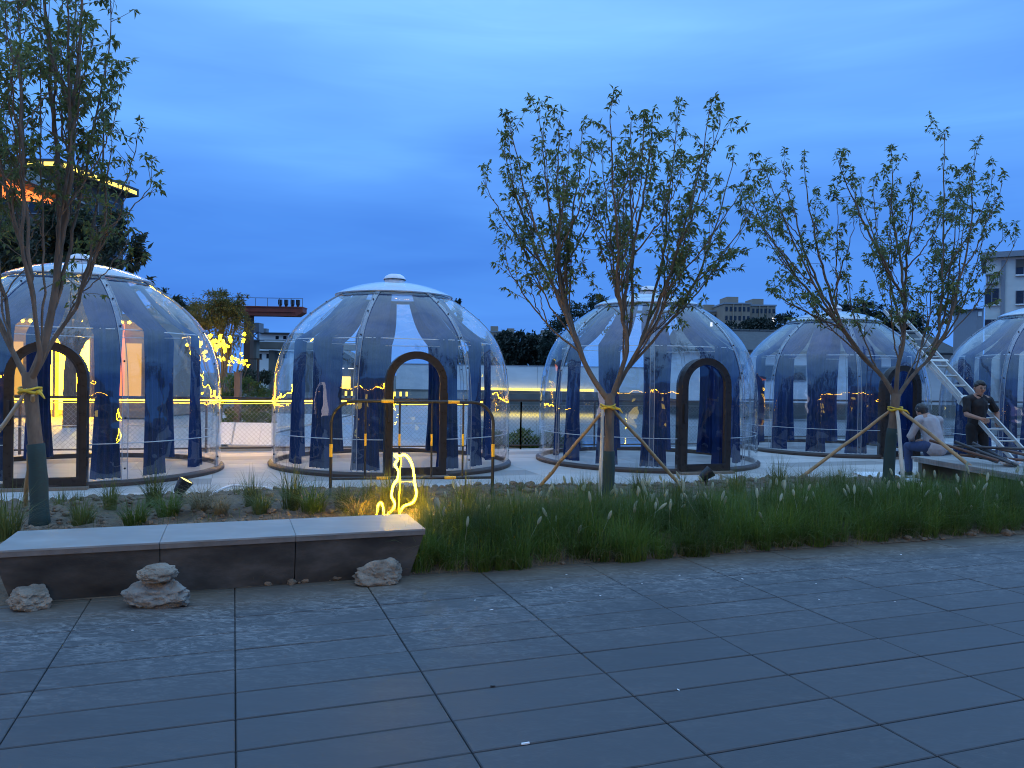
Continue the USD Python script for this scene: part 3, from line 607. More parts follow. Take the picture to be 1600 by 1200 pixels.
# ------------------------------------------------------------------ spot lights in the bed
def spot(px, py, label, rz, tilt, s=1.0):
    p = gnd(px, py, 0.06); t = thing("garden_spotlight", label, "spotlight", (p[0], p[1], soil_z(p[0], p[1]) - 0.01), rz)
    prof_ = [(0.0, -0.09), (0.045, -0.09), (0.06, -0.07), (0.085, 0.07), (0.09, 0.09), (0.08, 0.092), (0.078, 0.082)]
    tr = lambda m: T(R(m, tilt, (0, 1, 0)), 0, 0, 0.17 * s)
    def sc(m): m = m.copy(); m.apply_scale(s); return m
    b = part("housing", tr(sc(revolve(prof_, 24))), m_black, t, smooth=35)
    part("lens", tr(sc(T(trimesh.creation.cylinder(0.078, 0.006, sections=24), 0, 0, 0.08))), m_flood, b)
    part("bracket", cat_([box(0.012, 0.16 * s, 0.012, (0, 0, 0.075 * s))] + [beam((0, q * 0.08 * s, 0.075 * s), (0, q * 0.08 * s, 0.18 * s), 0.02, 0.008) for q in (-1, 1)]), m_black, t)
    part("ground_spike", tube([(0, 0, -0.05), (0, 0, 0.08 * s)], 0.016, 6), m_black, t)
    return t
spot(284, 788, "black spotlight tilted up in the grass tufts left of the barrier, its rim lit yellow", 0.3, 0.55, 0.95)
spot(1103, 762, "black spotlight in the long grass below the door of the third dome", 0.0, 0.9, 0.95)

# ------------------------------------------------------------------ grass
def blades(px, py, pz, L, az, lean, w, nseg=4, seed=0):
    """curved tapering ribbons, all arrays of length n"""
    n = len(px); s = np.linspace(0, 1, nseg + 1)
    d = np.stack([np.cos(az), np.sin(az)], 1)
    hor = L[:, None] * lean[:, None] * s[None] ** 1.8; ver = L[:, None] * (s[None] - 0.55 * np.minimum(lean, 1.2)[:, None] * s[None] ** 2.4)
    c = np.stack([px[:, None] + d[:, :1] * hor, py[:, None] + d[:, 1:] * hor, pz[:, None] + ver], -1)
    side = np.stack([-d[:, 1], d[:, 0], np.zeros(n)], 1)[:, None] * (w[:, None] * (1 - s[None] ** 1.5) * 0.5)[..., None]
    v = np.stack([c - side, c + side], 2); m = 2 * (nseg + 1); v = v.reshape(n * m, 3)
    k = np.arange(nseg); f = np.vstack([np.stack([2 * k, 2 * k + 1, 2 * k + 3], 1), np.stack([2 * k, 2 * k + 3, 2 * k + 2], 1)])
    F_ = (np.arange(n)[:, None, None] * m + f[None]).reshape(-1, 3)
    return trimesh.Trimesh(v, F_, process=False)
def tuft_mesh(n, L, spread, lean, seed, w=0.005):
    rg = np.random.default_rng(seed); a = rg.uniform(0, 2 * PI, n); r = spread * np.sqrt(rg.uniform(0, 1, n))
    return blades(r * np.cos(a), r * np.sin(a), np.zeros(n) - 0.01, L * rg.uniform(0.5, 1.1, n), a + rg.normal(0, 0.6, n), np.abs(rg.normal(lean, 0.3, n)), w * rg.uniform(0.7, 1.3, n))
# dense fountain grass along the right edge of the bed: many clumps grown together
clx, cly, cls = [], [], []
for u in np.arange(0.52, 10.5, 0.20):
    for r_, v in enumerate(np.arange(-0.74, -1.95, -0.24)):
        uu, vv = u + RNG.uniform(-0.09, 0.09) + 0.13 * (r_ % 2), v + RNG.uniform(-0.07, 0.07)
        if u < 0.9 and r_ > 2: continue
        if r_ == 4 and RNG.random() < 0.4 and uu < 7: continue
        p = uv(uu, vv); clx.append(p[0]); cly.append(p[1]); cls.append(RNG.uniform(0.68, 1.18) * (0.9 if r_ == 0 else 1.0) * (1.0 if r_ < 4 else 0.75))
BX, BY, BZ, BLn, BA, BLe, BW = [], [], [], [], [], [], []
for x, y, s in zip(clx, cly, cls):
    n = int(240); a = RNG.uniform(0, 2 * PI, n); r = 0.10 * np.sqrt(RNG.uniform(0, 1, n))
    BX.append(x + r * np.cos(a)); BY.append(y + r * np.sin(a)); BZ.append(np.full(n, soil_z(x, y) - 0.01)); BLn.append(s * 0.56 * RNG.uniform(0.35, 1.1, n)); BA.append(a + RNG.normal(0, 0.8, n)); BLe.append(np.abs(RNG.normal(0.5, 0.36, n))); BW.append(0.0048 * RNG.uniform(0.7, 1.3, n))
fg = blades(*[np.concatenate(x) for x in (BX, BY, BZ, BLn, BA, BLe, BW)])
tag(part("fountain_grass", fg, m_grass), "dense dark green fountain grass massed along the paving edge", "grass", None, "stuff")
# dry straw at the foot of the mass
BX, BY, BZ, BLn, BA, BLe, BW = [], [], [], [], [], [], []
for u in np.arange(0.45, 10.5, 0.05):
    n = 4; p = uv(u + RNG.uniform(-0.03, 0.03, n)[:, None], -0.68 + RNG.normal(0, 0.05, n)[:, None])
    BX.append(p[:, 0]); BY.append(p[:, 1]); BZ.append(np.full(n, 0.01)); BLn.append(RNG.uniform(0.12, 0.3, n)); BA.append(math.atan2(V[1], V[0]) + RNG.normal(0, 0.9, n)); BLe.append(np.abs(RNG.normal(1.1, 0.3, n))); BW.append(np.full(n, 0.0035))
tag(part("dry_straw", blades(*[np.concatenate(x) for x in (BX, BY, BZ, BLn, BA, BLe, BW)]), m_grass_dry), "dry straw blades bent over at the foot of the fountain grass", "grass", None, "stuff")
sh = []
for k in range(180):
    u = RNG.uniform(0.7, 10.3); v = RNG.uniform(-1.9, -0.78); p = uv(u, v); L = RNG.uniform(0.055, 0.10)
    front = (v + 1.9) / 1.1; zt = RNG.uniform(0.30, 0.50) - (RNG.uniform(0, 0.3) if front > 0.8 and RNG.random() < 0.5 else 0)
    ax = np.array([RNG.normal(0, 0.35), RNG.normal(0, 0.35), 1.0]); ax /= np.linalg.norm(ax)
    base = np.array([p[0], p[1], 0.05]); top = np.array([p[0], p[1], 0.0]) + ax * zt; top[2] = max(top[2], 0.16) + 0.04
    s = np.linspace(0, 1, 7); rr = 0.0125 * np.sin(PI * np.clip(s * 0.92 + 0.04, 0, 1)) ** 0.6 + 0.0015
    sh.append(tube(top + ax * (s * L)[:, None], rr, 6)); sh.append(tube([base, (base + top) / 2, top], 0.0015, 3, cap=False))
tag(part("seed_heads", cat_(sh), m_seed), "pale foxtail seed heads standing in the fountain grass", "grass", None, "stuff")
# light arching blades spilling over the front of the mass
BX, BY, BZ, BLn, BA, BLe, BW = [], [], [], [], [], [], []
for u in np.arange(0.5, 10.5, 0.035):
    p = uv(u + RNG.uniform(-0.02, 0.02), -0.72 + RNG.normal(0, 0.06)); BX.append(p[0]); BY.append(p[1]); BZ.append(0.02); BLn.append(RNG.uniform(0.35, 0.6)); BA.append(math.atan2(V[1], V[0]) + RNG.normal(0, 0.8)); BLe.append(abs(RNG.normal(0.75, 0.3))); BW.append(0.0045)
tag(part("arching_grass", blades(*[np.array(x) for x in (BX, BY, BZ, BLn, BA, BLe, BW)], nseg=6), m_grass_l), "pale green blades arching out over the front of the fountain grass", "grass", None, "stuff")
# thin dry litter and seedlings over the bare soil
BX, BY = [], []
while len(BX) < 5200:
    x, y = RNG.uniform(-7, 8), RNG.uniform(5.5, 12.6)
    if not bed.contains(Point(x, y)) or meshkit.noise(np.array([x * 1.6, y * 1.6, 3.0]), 4) < 0.42: continue
    BX.append(x); BY.append(y)
BX, BY = np.array(BX), np.array(BY); n = len(BX); half = n * 2 // 3
tag(part("dry_litter", blades(BX[:half], BY[:half], soil_z(BX[:half], BY[:half]), RNG.uniform(0.06, 0.20, half), RNG.uniform(0, 6.28, half), RNG.uniform(0.8, 2.2, half), np.full(half, 0.004)), m_grass_dry), "dry bent grass litter strewn over the bare soil", "litter", None, "stuff")
tag(part("sparse_grass", blades(BX[half:], BY[half:], soil_z(BX[half:], BY[half:]), RNG.uniform(0.08, 0.22, n - half), RNG.uniform(0, 6.28, n - half), RNG.uniform(0.2, 1.0, n - half), np.full(n - half, 0.004)), m_grass_l), "sparse green grass sprouting across the bare soil", "grass", None, "stuff")
# single tufts in the bare part of the bed
tuft_protos = {}
TUFTS = [  # px, py of the foot, kind, scale, label
    (12, 855, 0, 1.25, "big grass tuft beside the left end of the concrete bench"),
    (92, 800, 2, 0.8, "thin grass tuft just left of the wrapped trunk of the left tree"),
    (128, 822, 1, 1.1, "green grass tuft right of the left tree's trunk, close behind the bench"),
    (98, 783, 2, 0.7, "sparse grass tuft at the terrace edge by the left tree"),
    (172, 800, 0, 0.95, "upright green tuft between the left tree and the spotlight"),
    (124, 786, 2, 0.65, "small tuft at the terrace edge right of the left tree"),
    (210, 825, 3, 1.0, "low dark green tuft right behind the bench, left of the spotlight"),
    (240, 795, 0, 1.15, "tall bright tuft immediately left of the spotlight"),
    (262, 812, 3, 1.05, "drooping olive tuft in front of the spotlight"),
    (315, 806, 4, 1.1, "drooping straw coloured tuft right of the spotlight"),
    (345, 812, 4, 0.85, "straw tuft behind the bench under the white hose"),
    (392, 800, 0, 1.0, "green tuft at the end of the white hose"),
    (370, 778, 2, 0.6, "small tuft beside the white hose at the terrace edge"),
    (408, 812, 1, 1.0, "bushy green tuft halfway between hose and barrier"),
    (455, 800, 0, 1.35, "large bushy tuft left of the barrier's left leg"),
    (490, 808, 3, 1.25, "wide drooping tuft before the barrier's left leg"),
    (535, 800, 1, 1.0, "tuft right of the barrier's left leg"),
    (560, 812, 4, 0.9, "pale tuft left of the neon sign, lit yellow"),
    (592, 806, 1, 1.0, "brightly lit tuft at the left foot of the neon sign"),
    (575, 800, 0, 0.9, "lit tuft just left of the neon tail"),
    (606, 798, 0, 1.1, "lit tuft inside the neon outline"),
    (640, 796, 1, 1.0, "lit tuft inside the neon outline's right side"),
    (548, 806, 3, 1.0, "drooping lit tuft between barrier and neon sign"),
    (578, 838, 0, 0.85, "lit tuft directly in front of the neon tail, behind the bench"),
    (600, 836, 1, 0.9, "lit tuft between the neon tail and the neon body"),
    (622, 834, 0, 0.85, "lit tuft at the foot of the neon's support stick"),
    (645, 836, 3, 0.9, "drooping lit tuft right of the neon's foot, behind the bench corner"),
    (662, 826, 0, 0.9, "lit tuft standing behind the right end of the coping"),
    (552, 834, 1, 0.9, "lit tuft behind the bench, left of the neon tail"),
    (622, 804, 0, 0.95, "brightly lit tuft right behind the neon sign"),
    (655, 802, 0, 1.1, "lit tuft at the right foot of the neon sign"),
    (682, 838, 1, 1.0, "yellow green tuft at the right end of the bench"),
    (690, 870, 3, 0.9, "low tuft at the paving edge beside the bench's right end"),
    (728, 800, 1, 1.3, "yellow green tuft standing ahead of the main grass mass, right of the neon sign"),
    (812, 772, 2, 0.5, "tiny tuft on the dirt mound right of the barrier's right leg"),
    (870, 782, 2, 1.0, "tuft on the dirt left of the middle tree"),
    (912, 788, 0, 0.9, "tuft beside the pale pole of the middle tree"),
    (1000, 785, 0, 1.1, "tuft right of the middle tree's wrapped trunk"),
    (1060, 788, 1, 1.1, "tuft at the foot of the middle tree's right pole"),
    (1150, 775, 1, 1.2, "tuft right of the spotlight below the third dome's door"),
    (1215, 772, 0, 1.2, "tuft on the terrace side of the grass, left of the right tree"),
    (1262, 770, 4, 1.2, "straw coloured tuft by the foot of the right tree's left pole"),
    (1310, 772, 1, 1.2, "tuft left of the white board by the right tree"),
    (1480, 790, 4, 1.0, "dry tuft in front of the bench on the right"),
    (1535, 800, 1, 1.1, "tuft below the bench's middle support"),
]
SPEC = [(150, 0.36, 0.05, 0.45, 1, m_grass_l), (170, 0.30, 0.06, 0.6, 2, m_grass_l), (45, 0.26, 0.04, 0.4, 3, m_grass_l), (190, 0.32, 0.07, 0.85, 4, m_grass), (200, 0.32, 0.06, 0.9, 5, m_grass_dry)]
for px, py, k, s, l in TUFTS:
    p = gnd(px, py, 0.07); loc = (p[0], p[1], soil_z(p[0], p[1]) if bed.contains(Point(p[0], p[1])) else 0.0)
    if k not in tuft_protos:
        n, L, sp, le, sd, mm = SPEC[k]
        t = thing("grass_tuft", l, "grass tuft", loc, RNG.uniform(0, 6), "single grass tufts in the planting bed"); s *= 1.3; UsdGeom.Xformable(t).AddScaleOp().Set(Gf.Vec3f(s, s, s)); part("blades", tuft_mesh(n, L, sp, le, sd), mm, t); tuft_protos[k] = t
    else: copy_of(tuft_protos[k], "grass_tuft", l, loc, RNG.uniform(0, 6), "single grass tufts in the planting bed", s * 1.3)

# ------------------------------------------------------------------ young trees with stakes
def leaf_cloud(P, D, L, W, rg):
    """folded lance leaves at points P pointing along D"""
    n = len(P); D = D / np.linalg.norm(D, axis=1, keepdims=True)
    ref = rg.normal(size=(n, 3)) * 0.5 + [0, 0, 1.0]; s = np.cross(D, ref); s /= np.linalg.norm(s, axis=1, keepdims=True) + 1e-9; up = np.cross(s, D)
    L_, W_ = L[:, None], W[:, None]
    b = P; m = P + D * L_ * 0.45 - up * W_ * 0.12; t = P + D * L_ - up * L_ * 0.18
    l = P + D * L_ * 0.42 - s * W_ * 0.5 + up * W_ * 0.22; r = P + D * L_ * 0.42 + s * W_ * 0.5 + up * W_ * 0.22
    v = np.stack([b, l, m, r, t], 1).reshape(-1, 3)
    f = np.array([(0, 2, 1), (0, 3, 2), (1, 2, 4), (2, 3, 4)]); return trimesh.Trimesh(v, (np.arange(n)[:, None, None] * 5 + f[None]).reshape(-1, 3), process=False)
def young_tree(label, foot, fork_z, boughs, seed, wrap_h, trunk_top_dx=(0, 0), r0=0.062, nleaf=1.0, lsize=1.0):
    """boughs: (points from the fork up, radius, [limbs]); a limb is (dx, dy, z of the tip, radius, bow), relative to the foot"""
    rg = np.random.default_rng(seed)
    z0 = soil_z(foot[0], foot[1]) - 0.03
    t = thing("young_tree", label, "tree", (foot[0], foot[1], z0), 0.0, "young vase-shaped trees in the bed")
    fork = np.array([trunk_top_dx[0], trunk_top_dx[1], fork_z - z0])
    path = smooth_path([(0, 0, 0), (fork[0] * 0.15, fork[1] * 0.3, fork[2] * 0.33), (fork[0] * 0.55, fork[1] * 0.6, fork[2] * 0.66), tuple(fork)], 14)
    rr = np.linspace(r0 * 1.12, r0 * 0.85, 14); rr[-3:] *= (1.05, 1.15, 1.12); rr[0] *= 1.25
    part("trunk", tube(path, rr, 12), m_bark, t, smooth=True)
    k = int(14 * wrap_h / fork[2]); wp = path[: k + 1]
    part("trunk_wrap", tube(wp, rr[: k + 1] + 0.012 + 0.003 * np.sin(np.arange(k + 1) * 2.1), 14), m_wrap, t, smooth=True)
    tw, LP, LD = [], [], []
    def leaf(o, d): LP.append(o); LD.append(d)
    def twig(o, d, ln, rad_, depth):
        n = max(4, int(ln / 0.07)); q = [o]; dd = d.copy()
        for _ in range(n):
            dd = dd + rg.normal(0, 0.10, 3) + [0, 0, 0.05]; dd /= np.linalg.norm(dd); q.append(q[-1] + dd * ln / n)
        q = np.array(q); tw.append(tube(q, np.linspace(rad_, 0.0015, len(q)), 4, cap=False))
        m = int(ln / 0.030 * nleaf)
        for i in range(m):
            f = 1 - rg.uniform(0, 1) ** 1.5 * 0.9; j = min(int(f * n), n - 1); base = q[j] + (q[j + 1] - q[j]) * (f * n - j)
            da = rg.uniform(0, 2 * PI); hd = np.array([math.cos(da), math.sin(da), rg.uniform(-1.25, -0.05)]) + dd * 0.15
            leaf(base + hd * 0.012, hd)
        for i in range(6): leaf(q[-1], dd * 0.3 + rg.normal(0, 0.65, 3) + [0, 0, -0.45])
        if depth > 0:
            for _ in range(rg.integers(1, 3)):
                j = rg.integers(1, n); d2 = dd + rg.normal(0, 0.5, 3); d2[2] = abs(d2[2]) + 0.15; twig(q[j], d2 / np.linalg.norm(d2), ln * rg.uniform(0.4, 0.7), rad_ * 0.6, depth - 1)
    def limb(st, end, rl, bow, start_dir, main):
        L = np.linalg.norm(end - st); out = end - st; hor = np.array([out[0], out[1], 0])
        c1 = st + start_dir * L * 0.10 + out * 0.22 + hor * (0.10 + bow * 0.5); c2 = st + hor * (0.72 + 0.45 * bow) + [0, 0, out[2] * 0.58]
        n = 22; s = np.linspace(0, 1, n)[:, None]; p = (1 - s) ** 3 * st + 3 * (1 - s) ** 2 * s * c1 + 3 * (1 - s) * s ** 2 * c2 + s ** 3 * end
        wob = np.cumsum(rg.normal(0, 0.011, (n, 3)), 0); wob[:, 2] = 0; wob -= wob[0] + (wob[-1] - wob[0]) * s * 0.6; p = p + wob
        part("limb", tube(p, rl * (1 - s[:, 0]) ** 0.75 + 0.003, 7), m_bark, t, smooth=True)
        for i in range(int(L * (3.7 if main else 3.5))):
            f = rg.uniform(0.15 if main else 0.05, 0.99) ** 0.75; j = min(int(f * (n - 1)), n - 2); o = p[j] + (p[j + 1] - p[j]) * (f * (n - 1) - j); tan = p[j + 1] - p[j]; tan /= np.linalg.norm(tan)
            d = tan * 0.8 + rg.normal(0, 0.55, 3); d[2] = max(d[2], 0.05); twig(o, d / np.linalg.norm(d), rg.uniform(0.22, 0.55) * (1.0 - 0.35 * f), 0.004, 1 if rg.random() < 0.45 else 0)
        twig(p[-2], np.array([out[0] * 0.1, out[1] * 0.1, 1.0]), 0.25, 0.0038, 1)
        if main:
            for f in (rg.uniform(0.22, 0.42), rg.uniform(0.42, 0.62)):
                j = int(f * (n - 1)); tan = p[j + 1] - p[j]; tan /= np.linalg.norm(tan); L2 = L * (1 - f) * rg.uniform(0.7, 0.95); a = rg.uniform(0, 2 * PI)
                e2 = p[j] + tan * L2 * 0.75 + np.array([math.cos(a), math.sin(a), 0]) * L2 * rg.uniform(0.22, 0.46); e2[2] = p[j][2] + L2 * rg.uniform(0.75, 0.95); e2[2] = min(e2[2], end[2] - rg.uniform(0.05, 0.3))
                limb(p[j], e2, rl * (1 - f) ** 0.75 * 0.62, 0.05, tan, False)
    for pts, rb, limbs in boughs:
        b = smooth_path([fork - [0, 0, 0.10]] + [np.array(p) - [foot[0], foot[1], z0] for p in pts], 14)
        tip_r = rb * 0.62
        part("bough", tube(b, np.linspace(rb, tip_r, 14), 9), m_bark, t, smooth=True)
        nl = len(limbs); extra = []
        for q in range(int(nl * 0.75)):
            a_, b_ = limbs[rg.integers(nl)], limbs[rg.integers(nl)]; w = rg.uniform(0.15, 0.85); e = [a_[i] * w + b_[i] * (1 - w) for i in range(5)]
            zf = fork[2] + z0; fz = rg.uniform(0.5, 0.92); e[2] = zf + (e[2] - zf) * fz; e[0] = fork[0] + (e[0] - fork[0]) * fz ** 0.7 + rg.normal(0, 0.10); e[1] = e[1] * fz + rg.normal(0, 0.22); e[3] *= 0.5; extra.append(tuple(e))
        limbs = list(limbs) + extra
        for k, (dx, dy, zt, rl, bow) in enumerate(limbs):
            j = 13 if k % 3 == 0 else int(rg.integers(4, 14)); tan = b[min(j + 1, 13)] - b[min(j, 12)]; tan /= np.linalg.norm(tan)
            limb(b[j] - tan * 0.01, np.array([dx, dy, zt - z0]), min(rl * 0.85, tip_r * 0.9), bow, tan, True)
    P, D = np.array(LP), np.array(LD); n = len(P)
    part("twigs", cat_(tw), m_bark, t, kind="stuff")
    part("foliage", leaf_cloud(P, D, lsize * rg.uniform(0.050, 0.092, n), lsize * rg.uniform(0.022, 0.034, n), rg), m_leaf, t, kind="stuff")
    return t, np.array([foot[0], foot[1], z0]) + fork
def pole(a, b, r, m, label, strap_at=None):
    a, b = np.asarray(a, float), np.asarray(b, float); n = 9; s = np.linspace(0, 1, n)
    t = thing("support_pole", label, "pole")
    part("shaft", tube(a + (b - a) * s[:, None] + RNG.normal(0, 0.004, (n, 3)), np.linspace(r * 1.1, r * 0.9, n), 9), m, t, smooth=True)
    for q in (0.22, 0.47, 0.71): part("node", tube([a + (b - a) * (q - 0.004), a + (b - a) * (q + 0.004)], r * 1.16, 9), m, t)
def strap(c, r, label):
    t = thing("tree_strap", label, "strap", c)
    an = np.linspace(0, 2 * PI, 25); rr = r + 0.006 * np.sin(an * 5)
    part("band", tube(np.stack([rr * np.cos(an), rr * np.sin(an), 0.012 * np.sin(an * 3)], 1), 0.017, 7), m_strap, t, smooth=True)
    part("knot", tube([(r, -0.02, 0), (r + 0.05, -0.05, -0.015), (r + 0.09, -0.06, -0.06)], [0.02, 0.014, 0.006], 6), m_strap, t)
    part("wrap_turn", tube(np.stack([(rr + 0.006) * np.cos(an), (rr + 0.006) * np.sin(an), 0.028 + 0.012 * np.cos(an * 2)], 1), 0.010, 6), m_strap, t, smooth=True)

# left tree
f1 = gnd(62, 822, 0.08); K1 = f1[1] / F
y1 = f1[1]
def lim(tipx, tipy, foot, dy, rl, bow=0.0):
    e = at(tipx, tipy, foot[1] + dy); return (e[0] - foot[0], dy, e[2], rl, bow)
def bgh(foot, r, pts, limbs): return ([at(px, py, foot[1] + dy) for px, py, dy in pts], r, [lim(x, y, foot, dy, rl, bw) for x, y, dy, rl, bw in limbs])
t1, k1 = young_tree("young tree at the left edge, tallest crown, in front of the left dome", f1, at(45, 582, y1)[2], [
    bgh(f1, 0.040, [(70, 535, 0.03), (86, 455, 0.06), (96, 370, 0.08)], [(60, -120, 0.2, 0.026, 0.05), (100, -60, -0.4, 0.022, 0.0), (125, -30, 0.5, 0.024, 0.0), (150, -120, -0.1, 0.026, 0.0), (178, 5, 0.6, 0.018, 0.1)]),
    bgh(f1, 0.026, [(62, 545, -0.1), (52, 470, -0.2)], [(20, -60, -0.6, 0.02, 0.1), (45, 0, -0.35, 0.02, 0.0), (-10, 60, -0.2, 0.018, 0.1)]),
    bgh(f1, 0.026, [(70, 555, 0.2), (120, 480, 0.35)], [(168, 215, 0.1, 0.015, 0.15), (165, 110, 0.7, 0.018, 0.2)]),
    bgh(f1, 0.028, [(20, 550, 0.1), (-15, 480, 0.2)], [(-60, 60, 0.5, 0.02, 0.2), (-20, -60, 0.4, 0.022, 0.1), (-90, 250, -0.1, 0.018, 0.3), (0, 20, 0.8, 0.018, 0.0)])],
    21, 0.80, (at(45, 582, y1)[0] - f1[0], 0.0), 0.062, 0.62)
f2 = gnd(950, 780, 0.08); y2 = f2[1]
t2, k2 = young_tree("young tree in the middle, in front of the third dome, with three poles", f2, at(953, 615, y2)[2], [
    bgh(f2, 0.036, [(915, 570, 0.02), (892, 510, 0.03), (882, 478, 0.03)], [(775, 225, 0.3, 0.019, 0.1), (832, 165, 0.45, 0.022, 0.1), (800, 190, -0.4, 0.020, 0.1), (875, 190, -0.25, 0.022, 0.0), (915, 200, 0.7, 0.019, 0.0), (792, 400, -0.2, 0.012, 0.3)]),
    bgh(f2, 0.034, [(972, 575, -0.02), (980, 545, -0.03), (972, 500, -0.03)], [(955, 172, -0.7, 0.026, 0.0), (940, 235, 0.6, 0.018, 0.0), (985, 190, 0.35, 0.022, 0.0), (1020, 185, -0.3, 0.022, 0.05)]),
    bgh(f2, 0.030, [(978, 580, 0.06), (1000, 540, 0.1)], [(1062, 175, 0.65, 0.022, 0.05), (1115, 158, -0.35, 0.024, 0.15), (1148, 240, 0.3, 0.018, 0.3), (1090, 260, 0.9, 0.018, 0.1)])],
    22, 0.62, (at(953, 615, y2)[0] - f2[0], 0.0), 0.060)
f3 = gnd(1388, 757, 0.08); y3 = f3[1]
t3, k3 = young_tree("young spreading tree on the right, in front of the fourth dome, with three poles", f3, at(1400, 615, y3)[2], [
    bgh(f3, 0.036, [(1380, 590, 0.05), (1345, 555, 0.1), (1318, 515, 0.15)], [(1168, 300, 0.4, 0.022, 0.0), (1200, 270, -0.5, 0.022, 0.0), (1222, 250, 0.6, 0.022, 0.0), (1258, 255, 0.0, 0.024, 0.0), (1205, 455, -0.3, 0.012, 0.1)]),
    bgh(f3, 0.034, [(1402, 580, -0.05), (1412, 530, -0.08), (1414, 480, -0.08)], [(1310, 250, -0.8, 0.02, 0.0), (1345, 290, 0.8, 0.02, 0.0), (1390, 245, 0.2, 0.024, 0.0), (1430, 290, -0.5, 0.02, 0.0)]),
    bgh(f3, 0.032, [(1422, 592, 0.05), (1452, 562, 0.1)], [(1472, 205, 0.3, 0.026, 0.1), (1528, 230, -0.2, 0.022, 0.3), (1545, 335, 0.6, 0.016, 0.35), (1495, 300, 0.7, 0.018, 0.1)])],
    23, 0.78, (at(1400, 615, y3)[0] - f3[0], 0.0), 0.064)
def stake(px0, py0, zb, px1, py1, y1_, r, m, label): pole(gnd(px0, py0, zb), at(px1, py1, y1_), r, m, label)
stake(-95, 800, 0.06, 44, 610, y1 - 0.06, 0.021, m_bleached, "pale pole leaning on the left tree from the picture's left edge")
stake(40, 795, 0.06, 53, 618, y1 - 0.07, 0.022, m_bamboo, "brown pole standing close before the left tree's trunk")
stake(838, 766, 0.05, 944, 640, y2 + 0.05, 0.021, m_bamboo, "brown bamboo pole leaning on the middle tree from the left")
stake(937, 790, 0.05, 942, 640, y2 - 0.07, 0.021, m_bleached, "whitish upright pole in front of the middle tree's trunk")
stake(1075, 772, 0.05, 958, 640, y2 + 0.02, 0.022, m_bamboo, "golden bamboo pole leaning on the middle tree from the right")
stake(1243, 752, 0.05, 1392, 642, y3 + 0.05, 0.024, m_bamboo, "dark bamboo pole leaning on the right tree from the left")
stake(1412, 770, 0.05, 1402, 642, y3 - 0.07, 0.026, m_bleached, "whitish upright pole in front of the right tree's trunk")
stake(1577, 777, 0.05, 1406, 640, y3 - 0.03, 0.026, m_bamboo, "golden bamboo pole leaning on the right tree from the right")
strap(at(47, 612, y1), 0.082, "yellow strap tying the poles to the left tree")
strap(at(950, 637, y2), 0.080, "yellow strap tying the poles to the middle tree")
strap(at(1399, 640, y3), 0.085, "yellow strap tying the poles to the right tree")

# ------------------------------------------------------------------ right: bench, pipes, ladder
bA, bB = gnd(1424, 713, 0.43), gnd(1604, 744, 0.43)
bdir = (bB - bA)[:2]; bL = np.linalg.norm(bdir) + 1.2; bdir = bdir / np.linalg.norm(bdir); bn = np.array([-bdir[1], bdir[0]])
if bn[0] < 0: bn = -bn
rbench = thing("wooden_bench", "broad weathered plank bench under a heap of pipes at the right edge", "bench")
def bpt(l, w, z): p = bA[:2] + bdir * l + bn * w; return np.array([p[0], p[1], z])
for k in range(4):
    w0 = 0.01 + k * 0.21
    part("plank", beam(bpt(-0.02 + 0.02 * (k % 2), w0 + 0.10, 0.415), bpt(bL + 0.03 * (k % 2), w0 + 0.10, 0.415), 0.2, 0.035), m_wood, rbench)
part("apron", beam(bpt(0.03, 0.03, 0.375), bpt(bL, 0.03, 0.375), 0.03, 0.04), m_wood, rbench)
part("apron", beam(bpt(0.03, 0.80, 0.375), bpt(bL, 0.80, 0.375), 0.03, 0.04), m_wood, rbench)
for l in (0.14, 1.15, 2.2): part("support", beam(bpt(l, 0.05, 0.19), bpt(l, 0.78, 0.19), 0.09, 0.34), m_concv, rbench)
PIPES = [((1453, 688), (1560, 720), .50, .0), ((1490, 697), (1612, 702), .62, .35), ((1520, 692), (1590, 728), .60, .3), ((1500, 711), (1600, 719), .47, .1), ((1512, 706), (1558, 722), .54, .2), ((1492, 690), (1580, 724), .55, .4), ((1555, 700), (1625, 716), .60, .2)]
for k, (a, b, z, w) in enumerate(PIPES):
    y0 = 11.0 - 0.1 * (k % 3); y1_ = 10.2
    pa, pb = at(*a, y0), at(*b, y1_); pa[2] = max(pa[2], 0.455); pb[2] = max(pb[2], 0.455)
    p = part("metal_pipe", tube([pa, (pa + pb) / 2, pb], 0.020, 10), m_pipe if k % 3 else m_pipe_r, smooth=40); tag(p, ("longest straight dark pipe on the bench, pointing at the seated person", "straight pipe lying level across the top of the heap on the bench", "dark pipe slanting down to the bench's edge in front", "rusty pipe lying lowest and flattest on the bench", "short dark pipe at the back of the heap on the bench", "dark pipe crossing over the others on the bench diagonally", "rusty pipe at the right picture edge beside the white cloth")[k], "pipe", "dark metal pipes heaped on the bench")
wc = at(1578, 719, 10.4); c = trimesh.creation.icosphere(3, 1.0); c.vertices = c.vertices * [0.13, 0.11, 0.05] * (0.6 + 0.8 * meshkit.fbm(c.vertices * 2.2 + 4, 4, 2))[:, None]
tag(part("white_cloth", T(c, wc[0], wc[1], 0.49), m_cloth_w, smooth=True), "crumpled white cloth among the pipes on the bench", "cloth")
